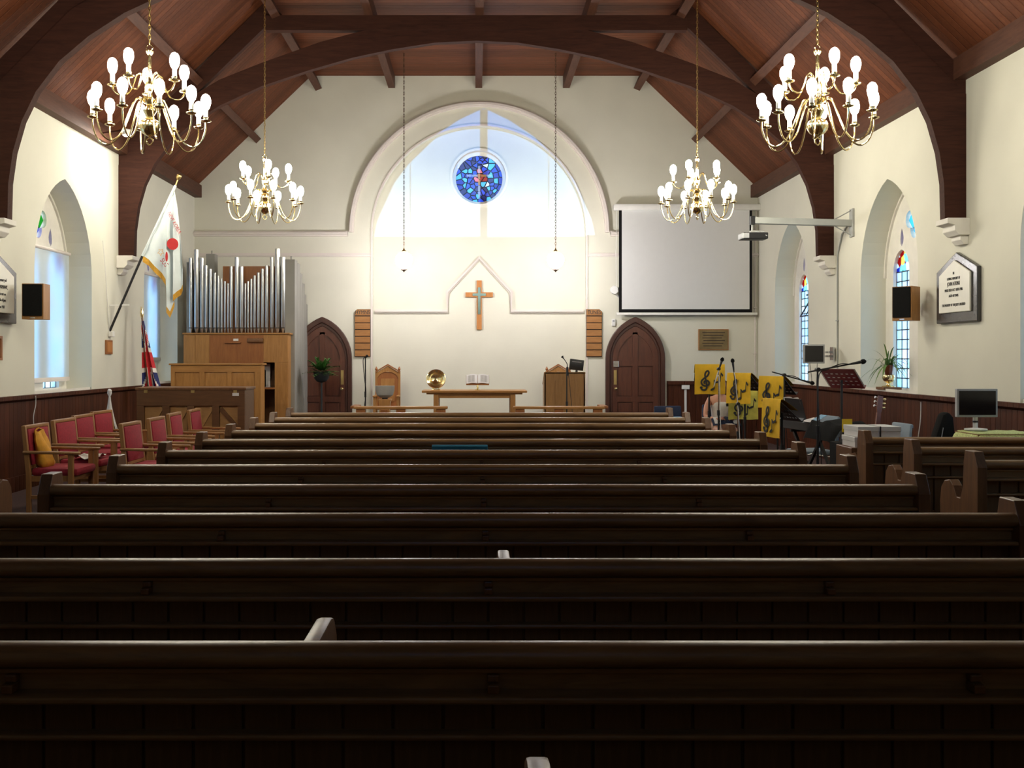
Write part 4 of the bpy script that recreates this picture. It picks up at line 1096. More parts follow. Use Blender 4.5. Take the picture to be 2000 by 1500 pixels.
# plant on a tall stand by the left door
def leaf_card(m, base, d, L, wd, droop=.3, segs=4):
    d = Vector(d).normalized(); side = d.cross(Vector((0, 0, 1)))
    if side.length < .05: side = Vector((1, 0, 0))
    side.normalize(); p = Vector(base); L_ = []; R_ = []
    for i in range(segs + 1):
        u = i / segs; ww = wd * math.sin(PI * min(.999, .12 + .88 * u)) * .5
        q = p + d * L * u + Vector((0, 0, -droop * L * u * u))
        L_.append(q - side * ww); R_.append(q + side * ww)
    vs = L_ + R_; n = segs + 1
    m.add(vs, [(i, i + 1, n + i + 1, n + i) for i in range(segs)])
t = thing('potted_fern', 'green fern in a dark pot on a thin stand', 'plant', (-2.87, 19.0, 0))
m = MB(); m.lathe([(.14, 0), (.14, .02), (.02, .05), (.018, 1.12), (.10, 1.15)], 14); m.build('stand', 'pot_dark', t)
m = MB(); m.lathe([(.09, 1.15), (.13, 1.19), (.15, 1.28), (.15, 1.33), (.13, 1.33), (.12, 1.30), (.01, 1.30)], 18); m.build('pot', 'pot_dark', t)
m = MB()
for k in range(80):
    a = random.random() * 2 * PI; el = random.uniform(.0, 1.4); L = random.uniform(.16, .36)
    d_ = Vector((math.cos(a) * math.cos(el), math.sin(a) * math.cos(el), math.sin(el)))
    b_ = Vector((random.uniform(-.06, .06), random.uniform(-.06, .06), 1.31))
    for q in range(5):
        u = .3 + .7 * q / 4
        p = b_ + d_ * L * u + Vector((0, 0, -.25 * L * u * u))
        for s_ in (-1, 1):
            leaf_card(m, p, d_ * .5 + d_.cross(Vector((0, 0, 1))) * s_, .085, .04, .2, 2)
m.build('foliage', 'leaf', t, recalc=False, smooth=0)

# ------------------------------------------------------------ flags
# leaning pole with white banner flag, from a wall bracket
t = thing('pennant_flag', 'white flag with gold fringe on a leaning wall pole', 'flag', (-W, 15.35, 1.95))
def L_(px, py, y=15.35): return Vector(((px - 930) * y / 2000 + W, y - 15.35, 1.6 - (py - 697) * y / 2000 - 1.95))
base, tip = L_(213, 650), L_(343, 362)
mid = L_(278, 500)
m = MB(); m.tube([base, mid], .019, 10); m.build('pole', 'black', t)
m = MB(); m.tube([mid, tip], .021, 10); m.build('pole_sleeve', 'flag_white', t)
m = MB(); m.tube([tip, tip + Vector((.03, 0, .08))], .010, 8); m.tube([tip + Vector((.03, 0, .08)), tip + Vector((.04, 0, .11)), tip + Vector((.055, 0, .15)), tip + Vector((.06, 0, .18))], [.012, .036, .036, .006], 10); m.build('finial', 'brass_dull', t)
m = MB(); m.box(0, .07, -.045, .045, -.05, .03); m.build('wall_bracket', 'white_paint', t, smooth=0, bevel=.008)
m = MB(); m.beam((0.0, 0, .42), (.30, 0, .43), .02, .02); m.build('stay_arm', 'white_paint', t, smooth=0)
cols = [(279, 500, 500.5, 0), (290, 477, 508, .02), (302, 452, 520, -.03), (315, 425, 534, .03), (326, 402, 547, -.06), (329, 396, 600, -.10), (333, 388, 610, -.02), (339, 376, 588, .05), (341, 372, 578, -.08), (346, 400, 571, -.02), (352, 452, 565, .04), (357, 530, 557, .0)]
P = []
for (x, yt, yb, dy) in cols:
    P.append([L_(x, yt + (yb - yt) * j / 8) + Vector((0, dy * min(1, j / 3), 0)) for j in range(9)])
m = MB(); m.grid(P); fl = m.build('flag_cloth', 'flag_white', t, smooth=80, recalc=False)
for i0, i1 in ((0, 4), (4, 7), (8, 11)):
    m = MB(); Q = []
    for i in range(i0, i1 + 1):
        b_ = P[i][8]; Q.append([b_ + Vector((0, -.004, .01)), b_ + Vector((.0, -.004, -.085))])
    m.grid(Q); m.build('gold_fringe', 'gold_fringe', fl, recalc=False)
def disc(px, py, r, sx_, yoff, nm, mt):
    c = L_(px, py); m = MB(); m.plate([(r * sx_ * math.cos(a), r * math.sin(a)) for a in [2 * PI * k / 18 for k in range(18)]], [], -.002, .002, f0); m.build(nm, mt, fl, loc=tuple(c + Vector((0, yoff, 0))), rot=(0, 0, .3))
disc(341, 478, .088, .95, -.10, 'red_emblem', 'letter_red')
disc(330.5, 503, .075, .25, -.13, 'red_emblem', 'letter_red')
text('flag_lettering', 'NEW KOREA', .075, 'letter_red', fl, tuple(L_(344, 437) + Vector((0, -.09, 0))), (PI / 2, 1.1, .25), sx=.8)
text('flag_lettering', 'SUS', .10, 'letter_red', fl, tuple(L_(324, 514) + Vector((0, -.09, 0))), (PI / 2, .9, .15), sx=.8)
m = MB(); s5 = [(.05 * (1 if k % 2 else .45) * math.cos(PI * k / 5 + .3), .06 * (1 if k % 2 else .45) * math.sin(PI * k / 5 + .3)) for k in range(10)]
m.ribbon([(x, z) for x, z in s5], .008, -.002, .002, f0, closed=True); m.build('star_outline', 'mustard', fl, loc=tuple(L_(316, 493) + Vector((0, -.05, 0))))
t = tag(MB().tube(smooth_path([L_(213, 650) + Vector((-W, 15.35, 1.95)) + Vector((.01, -.02, 0)), Vector((-5.47, 15.1, 2.9)), Vector((-5.47, 15.0, 3.3))]), .004, 5).build('halyard_line', 'rope_white'), 'thin cord rising up the wall above the flagpole bracket', 'cord')

# draped union flag on an upright pole standing on the piano side
t = thing('union_flag', 'furled red white and blue flag on a pole', 'flag', (-5.12, 16.2, 0))
a_, b_ = Vector((0.02, 0, 0)), Vector((-.165, 0, 2.22))
m = MB(); m.tube([a_, b_], .014, 8); m.build('pole', 'pew_end_oak', t)
m = MB(); m.tube([b_, b_ + Vector((-.004, 0, .03)), b_ + Vector((-.008, 0, .07)), b_ + Vector((-.014, 0, .18))], [.016, .024, .028, .003], 8); m.build('spear_finial', 'brass', t)
m = MB(); m.lathe([(.13, 0), (.14, .02), (.10, .05), (.03, .07)], 14); m.build('base', 'black', t)
nu, nv = 30, 34
def uj(u, v):
    """material at flag position: u along the fly 0..1, v down the hoist 0..1"""
    x, y = (u - .5) * 2, (v - .5)
    if abs(y) < .1 or abs(x) < .1: return 0
    if abs(y) < .167 or abs(x) < .167: return 1
    d = min(abs(y - x / 2), abs(y + x / 2))
    if d < .045: return 0
    if d < .11: return 1
    return 2
P = []; mats = []
for i in range(nu + 1):
    s_ = i / nu; row = []; mr = []
    for j in range(nv + 1):
        v = j / nv
        wd = .035 + .27 * v ** 1.1
        top = b_ + Vector((.01, 0, -.05)); bot = Vector((-.02, 0, .98))
        p = top.lerp(bot, v) + Vector(((s_ - .38) * wd, -.02 - .055 * (.3 + v) * math.cos(s_ * 15), -.10 * (s_ - .5) ** 2 * v))
        row.append(p); mr.append(uj(min(1, s_ * .9 + .05 + .25 * (v - .5) * s_), v))
    P.append(row); mats.append(mr)
m = MB(); m.grid(P, mats); m.build('flag_cloth', ['flag_red', 'flag_cream', 'flag_blue'], t, smooth=80, recalc=False)

t = thing('small_wall_plaque', 'small brown wooden plaque under the flag bracket', 'plaque', (-W, 15.3, 1.64))
m = MB(); m.box(0, .025, -.13, .13, 0, .21); m.build('board', 'red_oak', t, smooth=0, bevel=.004)
m = MB(); m.box(.025, .03, -.10, .10, .03, .18); m.build('plate', 'cross_wood', t, smooth=0)

# ------------------------------------------------------------ memorial tablets and speakers on the side walls
def tablet(sx, y0, y1, label, lines):
    yc = (y0 + y1) / 2; hw = (y1 - y0) / 2
    t = thing('memorial_tablet', label, 'tablet', (sx * W, yc, 1.99))
    f = lambda u, v, d: (-sx * d, u, v)
    m = MB(); m.plate([(-hw, 0), (hw, 0), (hw, .60), (0, .80), (-hw, .60)], [], 0, .05, f); m.build('slate_surround', 'slate', t, smooth=0, bevel=.01)
    m = MB(); m.plate([(-hw + .12, .115), (hw - .12, .115), (hw - .12, .55), (0, .71), (-hw + .12, .55)], [], .05, .075, f); mp = m.build('marble_face', 'marble', t, smooth=0, bevel=.008)
    rot = (PI / 2, 0, PI / 2 if sx < 0 else -PI / 2)
    for s, z, b in lines:
        text('inscription', b, s, 'ink', mp, (-sx * .077, 0, z), rot, sx=.78)
tablet(1, 11.14, 12.13, 'pointed white memorial tablet on the right wall', [(.045, .56, 'IN'), (.042, .50, 'LOVING MEMORY OF'), (.062, .44, 'JOHN ATKINS'), (.045, .37, 'WHO DIED OCT 18TH 1906'), (.042, .305, 'AGED 68 YEARS'), (.042, .20, 'THE MEMORY OF THE JUST IS BLESSED')])
tablet(-1, 11.15, 12.15, 'pointed memorial tablet cut by the left picture edge', [(.055, .49, 'In loving memory of'), (.06, .41, 'Rev. J. F. GARMANY,'), (.05, .33, 'called to his rest on'), (.05, .26, 'the eleventh of June'), (.05, .18, 'in the year 1907')])
t = thing('wall_picture', 'small framed picture below the left tablet', 'picture', (-W, 11.55, 1.56))
m = MB(); m.plate([(-.28, 0), (.28, 0), (.28, .28), (-.28, .28)], [[(-.25, .03), (.25, .03), (.25, .25), (-.25, .25)]], 0, .03, lambda u, v, d: (d, u, v)); m.build('picture_frame', 'red_oak', t, smooth=0)
m = MB(); m.box(0, .012, -.26, .26, .02, .26); m.build('print', 'paper', t, smooth=0)

def speaker(x, y, rz, label):
    t = thing('wall_speaker', label, 'speaker', (x, y, 2.04), rz, 'wooden box speakers')
    m = MB(); m.box(-.125, .125, -.11, .11, 0, .42); m.build('cabinet', 'honey_oak', t, smooth=0, bevel=.006)
    m = MB(); m.box(-.112, .112, -.13, -.11, .04, .41); m.build('grille', 'black_matte', t, smooth=0, bevel=.006)
    m = MB(); m.box(-.03, .03, -.112, -.11, .012, .024); m.build('badge', 'chrome', t, smooth=0)
    m = MB(); m.box(-.04, .04, .11, .2, .15, .27); m.build('wall_mount', 'black', t, smooth=0)
speaker(-5.20, 12.1, .05, 'black-fronted wooden speaker on the left wall')
speaker(5.27, 12.55, -.85, 'black-fronted wooden speaker on the right wall')

# projector on an arm
t = thing('projector_boom', 'grey projector arm reaching out from the right wall', 'bracket', (W, 14.95, 3.40))
m = MB(); m.box(-.03, 0, -.07, .07, -.05, .36); m.build('wall_plate', 'arm_grey', t, smooth=0, bevel=.004)
m = MB(); m.beam((-.02, 0, .15), (-1.44, 0, .19), .10, .095); m.build('arm', 'arm_grey', t, smooth=0, bevel=.006)
m = MB(); m.tube([(-.02, -.0, .34), (-.30, 0, .19)], .008, 6); m.tube([(-.02, 0, -.03), (-.30, 0, .13)], .008, 6); m.build('stay_rod', 'arm_grey', t)
m = MB(); m.box(-1.50, -1.44, -.05, .05, .13, .25); m.build('end_cap', 'black', t, smooth=0)
m = MB(); m.tube([(-1.47, 0, .14), (-1.47, 0, .04)], .014, 8); m.build('drop_tube', 'arm_grey', t)
t = thing('projector', 'black and grey video projector under the arm end', 'projector', (4.05, 14.95, 3.31))
m = MB(); m.box(-.19, .18, -.13, .13, 0, .095); m.build('case', 'black', t, smooth=0, bevel=.012)
m = MB(); m.box(-.195, -.09, -.132, .132, .005, .09); m.build('side_cover', 'grey_plastic', t, smooth=0, bevel=.012)
m = MB(); m.lathe([(.035, .12), (.035, .17), (.028, .17), (.02, .15)], 14, (-.1, 0, .05), 'Y'); m.build('lens', 'black_gloss', t)
m = MB(); m.tube(smooth_path([(.0, -.05, .11), (.07, -.08, .10), (.16, -.14, .04)]), .006, 5); m.tube(smooth_path([(-.03, 0, .10), (.08, -.03, .125), (.19, -.1, .07)]), .006, 5); m.build('cable', 'grey_plastic', t)
m = MB(); m.box(-.05, .05, -.04, .04, .095, .13); m.build('mount_plate', 'arm_grey', t, smooth=0)

t = thing('wall_monitor', 'flat monitor bracketed on the right wall above the band', 'monitor', (5.14, 15.6, 1.50), .12)
m = MB(); m.box(-.17, .17, -.02, .02, .0, .29); m.build('bezel', 'grey_plastic', t, smooth=0, bevel=.005)
m = MB(); m.box(-.145, .145, -.023, -.02, .025, .265); m.build('screen_panel', 'black_gloss', t, smooth=0)
m = MB(); m.beam((.10, .03, .17), (.34, .06, .17), .02, .03); m.beam((.10, .03, .11), (.34, .06, .11), .02, .03); m.build('bracket_arm', 'chrome', t)
m = MB(); m.box(.31, .335, .0, .1, .05, .25); m.build('wall_plate', 'chrome', t)
m = MB(); m.tube(smooth_path([(-.06, .0, 0), (-.03, .02, -.15), (.0, .05, -.35)]), .004, 5); m.tube([(.06, 0, 0), (.06, .03, -.35)], .004, 5); m.build('cable', 'black', t)

# plant in a brass vase on the window sill
t = thing('sill_plant', 'trailing spider plant in a brass urn on the window sill', 'plant', (5.62, 13.95, 1.19))
m = MB(); m.lathe([(.09, 0), (.09, .012), (.03, .03), (.025, .05), (.07, .085), (.085, .13), (.075, .165), (.06, .17)], 18); m.build('urn', 'brass', t)
m = MB(); m.lathe([(.045, .16), (.065, .30), (.06, .30), (.01, .28)], 14); m.build('pot', 'guitar_wood', t)
m = MB()
for k in range(48):
    a = random.random() * 2 * PI; el = random.uniform(.2, 1.45); L = random.uniform(.25, .62)
    d_ = Vector((math.cos(a) * math.cos(el) * .8 - .06, math.sin(a) * math.cos(el), math.sin(el)))
    leaf_card(m, (random.uniform(-.04, .04), random.uniform(-.04, .04), .28), d_, L, .022, random.uniform(.4, 1.25), 6)
m.build('leaves', 'leaf_pale', t, recalc=False)
m = MB(); m.box(-.12, .12, -.14, .14, -.034, 0.0); m.build('plant_board', 'pew_end_oak', t, smooth=0)

# ------------------------------------------------------------ the band corner
CLEF = [(-.20, .10), (-.14, -.01), (.0, -.02), (.09, .10), (.06, .35), (-.01, .6), (-.05, .8), (.0, .96), (.10, 1.0), (.14, .88), (.06, .72), (-.10, .58), (-.21, .42), (-.15, .25), (.05, .19), (.19, .30), (.17, .44), (.04, .49), (-.06, .41), (-.03, .31)]
def clef_mesh():
    m = MB(); pts = [(p.x * .26, p.y * .26) for p in smooth_path([Vector((x, z, 0)) for x, z in CLEF], 4)]
    m.ribbon(pts, .024, -.002, .002, f0)
    m.plate([(-.05 + .02 * math.cos(a), .024 + .018 * math.sin(a)) for a in [2 * PI * k / 12 for k in range(12)]], [], -.0025, .0025, f0)
    return m.mesh('treble_clef', 'ink', smooth=0)
def note_mesh():
    m = MB()
    m.plate([(.026 * math.cos(a) * 1.1 + .007 * math.sin(a), .019 * math.sin(a) + .008 * math.cos(a)) for a in [2 * PI * k / 14 for k in range(14)]], [], -.002, .002, f0)
    m.ribbon([(.022, 0), (.022, .13)], .011, -.002, .002, f0)
    m.plate([(.018, .13), (.03, .125), (.055, .10), (.05, .075), (.038, .09), (.02, .10)], [], -.0025, .0025, f0)
    return m.mesh('music_note', 'ink', smooth=0)
CLEFM, NOTEM = clef_mesh(), note_mesh()
desk_cache = {}
def music_stand(x, y, rz, ztop, label, mat='black', paper=False):
    t = thing('music_stand', label, 'music stand', (x, y, 0), rz, 'music stands of the band')
    key = (mat,)
    if key not in desk_cache:
        m = MB(); R_ = Matrix.Rotation(.85, 3, 'X')
        # perforated desk: outer plate with slots
        holes_ = []
        for i in range(6):
            for j in range(4):
                cx_, cz_ = -.15 + i * .06, -.10 + j * .06
                holes_.append([(cx_ - .016, cz_ - .010), (cx_ + .016, cz_ - .010), (cx_ + .016, cz_ + .010), (cx_ - .016, cz_ + .010)])
        m.plate([(-.2, -.16), (.2, -.16), (.2, .16), (-.2, .16)], holes_, -.003, .003, lambda u, v, d: tuple(R_ @ Vector((u, d, v)) + Vector((0, .10, 0))))
        lip = MB(); lip.plate([(-.2, -.165), (.2, -.165), (.2, -.155), (-.2, -.155)], [], .0, .045, lambda u, v, d: tuple(R_ @ Vector((u, d, v)) + Vector((0, .10, 0))))
        desk_cache[key] = (m.mesh('desk', mat, smooth=0), lip.mesh('desk_lip', mat, smooth=0))
    dm, lm = desk_cache[key]
    zc = ztop - .16 * math.cos(.85)
    link('desk', dm, t, (0, .0, zc - .004)); link('desk_lip', lm, t, (0, .0, zc - .004))
    m = MB(); m.tube([(0, .09, .2), (0, .09, zc - .02)], .013, 8); m.build('pole', 'black', t)
    m = MB(); m.tube([(0, .09, zc * .55), (0, .09, zc * .55 + .09)], .02, 8); m.build('clutch', 'black', t)
    for k in range(3):
        a = 2 * PI * k / 3 + .5
        m = MB(); m.tube([(0, .09, .26), (.26 * math.cos(a), .09 + .26 * math.sin(a), .012)], .009, 6); m.build('leg', 'black', t)
    if paper:
        sh = thing('sheet_music', 'white sheet music lying on the dark red stand', 'paper', (x, y, 0), rz)
        R_ = Matrix.Rotation(.85, 3, 'X')
        for k, dx in enumerate((-.11, .11)):
            m = MB(); m.obox(R_ @ Vector((dx, .012, .0)) + Vector((0, .08, zc)), (.215, .004, .30), R_); m.build('sheet', 'paper', sh, smooth=0)
    return t
def banner(x, y, rz, ztop, label, mat='banner_yellow'):
    t = thing('music_banner', label, 'banner', (x, y, ztop), rz, 'yellow banners over the music stands')
    P = []
    path = [(-.045, -.41), (-.043, -.30), (-.041, -.20), (-.038, -.10), (-.034, -.03), (-.027, .006), (-.01, .008), (.05, -.028), (.12, -.078), (.17, -.115)]
    for i in range(11):
        u = -.205 + .41 * i / 10
        P.append([(u * (1 + .02 * (j < 2)), yy + .007 * math.sin(i * 1.1 + rz * 9) * (1 - j / 9) , zz - .004 * math.cos(i * .9) * (j == 0)) for j, (yy, zz) in enumerate(path)])
    m = MB(); m.grid(P); c = m.build('cloth', mat, t, smooth=60, recalc=False)
    link('treble_clef', CLEFM, t, (-.07, -.058, -.345), (0, .08, 0))
    link('music_note', NOTEM, t, (.035, -.058, -.34)); link('music_note', NOTEM, t, (.115, -.058, -.235), (0, .12, 0))
    m = MB(); m.ribbon([(-.205, -.402), (.205, -.402)], .012, -.049, -.047, f0); m.build('hem', mat, t)
stands = [(3.26, 14.3, -.15, 1.47, 'leftmost and tallest of the music stands', 'yellow music banner on the leftmost stand, under the two microphones', 'banner_yellow'),
          (3.60, 13.95, -.97, 1.355, 'music stand second from the left behind the slanted microphone stand', 'yellow music banner second from the left, crossed by a microphone stand', 'banner_yellow'),
          (3.80, 14.6, -.10, 1.10, 'low music stand behind the second banner', 'pale yellow music banner hung low behind the others', 'banner_pale'),
          (3.90, 13.45, -.96, 1.32, 'music stand right of the band group with a boom microphone above', 'yellow music banner right of the others at shoulder height', 'banner_yellow'),
          (3.23, 11.1, -1.36, 1.12, 'music stand closest to the pews', 'yellow music banner hanging lowest and closest to the pews', 'banner_yellow')]
for x, y, rz, zt, l1, l2, mt in stands:
    music_stand(x, y, rz, zt, l1); banner(x, y, rz, zt + .02, l2, mt)
music_stand(3.95, 11.2, -.86, 1.47, 'dark red perforated music stand beside the keyboard', 'stand_red', True)

def boom(x, y, zc, pa, pb, label, mic_at_b=True, straight=False):
    t = thing('microphone_stand', label, 'microphone', (x, y, 0), 0, 'band microphone stands')
    tripod_base(t)
    m = MB(); m.tube([(0, 0, .12), (0, 0, zc * .6)], .013, 8); m.build('lower_pole', 'black', t)
    m = MB(); m.tube([(0, 0, zc * .58), (0, 0, zc)], .009, 8); m.build('upper_pole', 'chrome' if straight else 'black', t)
    m = MB(); m.tube([(0, 0, zc * .57), (0, 0, zc * .57 + .07)], .02, 8); m.build('clutch', 'black', t)
    pa, pb = Vector(pa), Vector(pb); d = (pb - pa).normalized()
    m = MB(); m.tube([pa, pb], .008, 8); m.build('boom_arm', 'black', t)
    m = MB(); m.tube([(0, -.03, zc), (0, .03, zc)], .022, 10); m.build('boom_joint', 'black', t)
    mic(t, pb - d * .01, d, .16)
    m = MB(); m.tube(smooth_path([pb - d * .02, pb - d * .12 + Vector((0, -.02, .02)), pb - d * .25 + Vector((0, -.02, -.01)), Vector((0, -.02, zc - .1)), Vector((.02, -.025, zc * .5)), Vector((.06, -.02, .05))]), .005, 5); m.build('cable', 'black' if not straight else 'white_plastic', t)
boom(3.22, 13.6, 1.44, (0, 0, 1.42), (.01, 0, 1.45), 'straight microphone stand in front of the leftmost yellow banner', straight=True)
boom(3.40, 13.3, .99, (0, 0, .97), (-.055, 0, 1.43), 'slanting microphone stand crossing the second yellow banner', straight=True)
boom(3.91, 13.0, 1.37, (-.155, 0, 1.41), (.24, 0, 1.30), 'boom microphone dipping to the right above the keyboard')
boom(3.435, 10.3, 1.472, (-.10, 0, 1.446), (.34, 0, 1.53), 'boom microphone rising to the right over the red stand')

def stack_chair(x, y, rz, label, mat='dark_blue'):
    t = thing('stacking_chair', label, 'chair', (x, y, 0), rz, 'padded chairs of the band')
    for sx in (-1, 1):
        m = MB(); m.tube(smooth_path([(sx * .21, -.22, 0), (sx * .21, -.20, .43), (sx * .21, .18, .43), (sx * .20, .24, .85)], 4), .011, 6); m.build('side_frame', 'chrome', t)
        m = MB(); m.tube([(sx * .21, .15, .43), (sx * .21, .24, 0)], .011, 6); m.build('rear_leg', 'chrome', t)
    m = MB(); m.box(-.215, .215, -.23, .19, .43, .485); m.build('seat', mat, t, bevel=.02)
    m = MB(); m.obox((0, .225, .74), (.42, .045, .30), Matrix.Rotation(-.1, 3, 'X')); m.build('backrest', mat, t, bevel=.02)
stack_chair(2.83, 14.6, .25, 'dark blue padded chair with a pale blue folded blanket')
stack_chair(3.58, 15.05, 0, 'dark padded chair under the seated person')
stack_chair(4.05, 12.35, -1.4, 'dark padded chair behind the keyboard', 'grey_blue')
stack_chair(4.35, 11.0, -1.5, 'grey-blue padded chair near the guitar', 'grey_blue')
t = thing('folded_blanket', 'pale blue folded blanket on the dark blue chair', 'blanket', (2.80, 14.52, .487), .25)
m = MB(); m.box(-.15, .15, -.14, .10, 0, .16); m.build('lower_fold', 'flag_blue', t, bevel=.03)
m = MB(); m.box(-.16, .16, -.15, .11, .16, .26); m.build('upper_fold', 'light_blue', t, bevel=.03)

# the seated person behind the leftmost banner
def skin_mesh(name, verts, edges, radii, mat, parent, loc=None, levels=2):
    me = bpy.data.meshes.new(name); me.from_pydata(verts, edges, [])
    o = bpy.data.objects.new(name, me); C.objects.link(o)
    o.modifiers.new('skin', 'SKIN'); sb = o.modifiers.new('sub', 'SUBSURF'); sb.levels = levels; sb.render_levels = levels
    for i, r in enumerate(radii):
        d = me.skin_vertices[0].data[i]; d.radius = (r, r) if not isinstance(r, tuple) else r; d.use_root = (i == 0)
    dg = bpy.context.evaluated_depsgraph_get()
    m2 = bpy.data.meshes.new_from_object(o.evaluated_get(dg))
    bpy.data.objects.remove(o); m2.name = name
    m2.materials.clear(); m2.materials.append(M[mat])
    m2.polygons.foreach_set('use_smooth', [True] * len(m2.polygons))
    return link(name, m2, parent, loc)
pt = thing('person', 'seated person in a white top with bare arms holding a dark folder', 'person', (3.58, 15.0, 0))
V, E, R = [], [], []
def node(p, r, par=None):
    V.append(p); R.append(r)
    if par is not None: E.append((par, len(V) - 1))
    return len(V) - 1
hip = node((0, .02, .54), .12); bel = node((0, .03, .66), .115, hip); che = node((0, .03, .84), .125, bel); upc = node((0, .03, .95), .10, che)
nk = node((0, .01, 1.04), .048, upc); nk2 = node((0, -.01, 1.10), .047, nk); jaw = node((0, -.035, 1.145), .065, nk2); hd = node((0, -.02, 1.215), .088, jaw); cr = node((0, -.01, 1.275), .075, hd)
ns = node((0, -.115, 1.19), .014, hd)
for s_ in (-1, 1):
    sh = node((s_ * .15, .03, .97), .055, upc); e0 = node((s_ * .205, -.0, .86), .045, sh); el = node((s_ * .235, -.06, .73), .038, e0)
    fa = node((s_ * .17, -.20, .70), .033, el); wr_ = node((s_ * .115, -.28, .70), .024, fa); pa_ = node((s_ * .085, -.335, .705), .028, wr_)
    for k, (dx, dz, L) in enumerate(((.022, .012, .050), (.008, .018, .058), (-.008, .016, .054), (-.022, .008, .042))):
        f1 = node((s_ * (.075 + dx), -.372, .712 + dz), .0088, pa_); f2 = node((s_ * (.062 + dx), -.372 - L * .55, .705 + dz), .008, f1); node((s_ * (.05 + dx), -.372 - L * .75, .685 + dz), .007, f2)
    th = node((s_ * .055, -.33, .73), .010, pa_); node((s_ * .03, -.355, .742), .0085, th)
    hj = node((s_ * .09, -.02, .535), .085, hip); th1 = node((s_ * .10, -.22, .55), .078, hj); kn = node((s_ * .11, -.42, .53), .056, th1); ca = node((s_ * .11, -.42, .36), .052, kn); an = node((s_ * .11, -.40, .09), .033, ca); ft = node((s_ * .11, -.46, .045), .034, an); node((s_ * .12, -.56, .03), .026, ft)
body = skin_mesh('body', V, E, R, 'skin', pt)
skin_mesh('white_top', [(0, .02, .56), (0, .03, .66), (0, .03, .84), (0, .03, .95), (-.12, .03, .97), (.12, .03, .97), (0, .02, 1.0)], [(0, 1), (1, 2), (2, 3), (3, 4), (3, 5), (3, 6)], [.135, .13, .14, .112, .07, .07, .07], 'flag_cream', pt)
skin_mesh('shorts', [(0, .02, .53), (-.09, -.04, .535), (.09, -.04, .535), (-.105, -.28, .55), (.105, -.28, .55)], [(0, 1), (0, 2), (1, 3), (2, 4)], [.13, .10, .10, .088, .088], 'trousers', pt)
skin_mesh('hair', [(0, .0, 1.25), (0, .035, 1.27), (0, .05, 1.18), (0, .05, 1.08), (-.06, .03, 1.17), (.06, .03, 1.17), (-.065, .03, 1.06), (.065, .03, 1.06)], [(0, 1), (1, 2), (2, 3), (1, 4), (1, 5), (4, 6), (5, 7)], [.088, .085, .075, .05, .05, .05, .035, .035], 'hair', pt)
for s_ in (-1, 1):
    m = MB(); m.lathe([(.002, -.012), (.010, -.008), (.013, 0), (.010, .008), (.002, .012)], 10, (s_ * .032, -.098, 1.215)); m.build('eye', 'paper', pt)
    m = MB(); m.lathe([(.001, -.006), (.006, -.003), (.006, .003), (.001, .006)], 8, (s_ * .032, -.109, 1.215)); m.build('pupil', 'ink', pt)
m = MB(); m.tube([(-.022, -.098, 1.15), (0, -.105, 1.148), (.022, -.098, 1.15)], [.004, .007, .004], 6); m.build('mouth', 'letter_red', pt)
t = thing('music_folder', 'dark folder held on the lap of the seated person', 'folder', (3.58, 14.67, .66))
for s_ in (-1, 1):
    m = MB(); m.obox((s_ * .10, 0, .02), (.20, .008, .17), Matrix.Rotation(-1.0, 3, 'X') @ Matrix.Rotation(s_ * .2, 3, 'Z')); m.build('cover', 'dark_blue', t, smooth=0)
m = MB(); m.obox((0, .01, .028), (.34, .006, .15), Matrix.Rotation(-1.0, 3, 'X')); m.build('sheet', 'paper', t, smooth=0)

# keyboard on an X stand
ka, kb = Vector((3.66, 11.95)), Vector((3.86, 10.52))
kd = (kb - ka); KL = kd.length; kr = math.atan2(kd.y, kd.x)
kc = (ka + kb) / 2
t = thing('keyboard_stand', 'black crossed stand under the keyboard', 'stand', (kc.x, kc.y, 0), kr)
for y0 in (-.14, .14):
    for s_ in (-1, 1):
        m = MB(); m.beam((-s_ * .34, y0 * .9, .02), (s_ * .34, y0 * .9, .765), .03, .03); m.build('cross_bar', 'black', t, smooth=0)
for x in (-.34, .34):
    m = MB(); m.beam((x, -.2, .02), (x, .2, .02), .03, .03); m.build('foot', 'black', t, smooth=0)
    m = MB(); m.beam((x, -.17, .77), (x, .17, .77), .03, .025); m.build('support', 'black', t, smooth=0)
t = thing('stage_keyboard', 'long dark electronic keyboard seen from behind', 'keyboard', (kc.x, kc.y, .785), kr)
h = KL / 2
# player sits on the +y local side (towards the right wall)
m = MB(); m.plate([(-.16, 0), (.17, 0), (.17, .045), (.0, .06), (-.02, .10), (-.16, .10)], [], -h, h, lambda u, v, d: (d, u, v)); m.build('body', 'black', t, smooth=0, bevel=.006)
for s_ in (-1, 1):
    m = MB(); m.box(s_ * h - .01, s_ * h + .01, -.165, .175, -.003, .105); m.build('end_cheek', 'grey_plastic', t, smooth=0, bevel=.004)
m = MB(); m.box(-h + .06, -h + .30, -.163, -.04, .1, .104); m.build('speaker_grille', 'grey_plastic', t, smooth=0)
m = MB(); m.box(-h + .34, h - .1, -.15, -.04, .1, .103); m.build('control_panel', 'arm_grey', t, smooth=0)
nk_ = 36; kw = (KL - .10) / nk_
wkm = MB(); wkm.box(-kw / 2 + .0008, kw / 2 - .0008, .02, .165, .058, .068); wkm = wkm.mesh('white_key', 'paper', smooth=0)
bkm = MB(); bkm.box(-kw * .28, kw * .28, .02, .11, .066, .078); bkm = bkm.mesh('black_key', 'black_gloss', smooth=0)
for i in range(nk_):
    x = -h + .05 + (i + .5) * kw; link('white_key', wkm, t, (x, 0, 0))
    if i % 7 not in (2, 6): link('black_key', bkm, t, (x + kw / 2, 0, 0))
m = MB(); m.obox((-.34, -.12, .22), (.46, .008, .26), Matrix.Rotation(.25, 3, 'X')); m.build('music_rest', 'black', t, smooth=0)
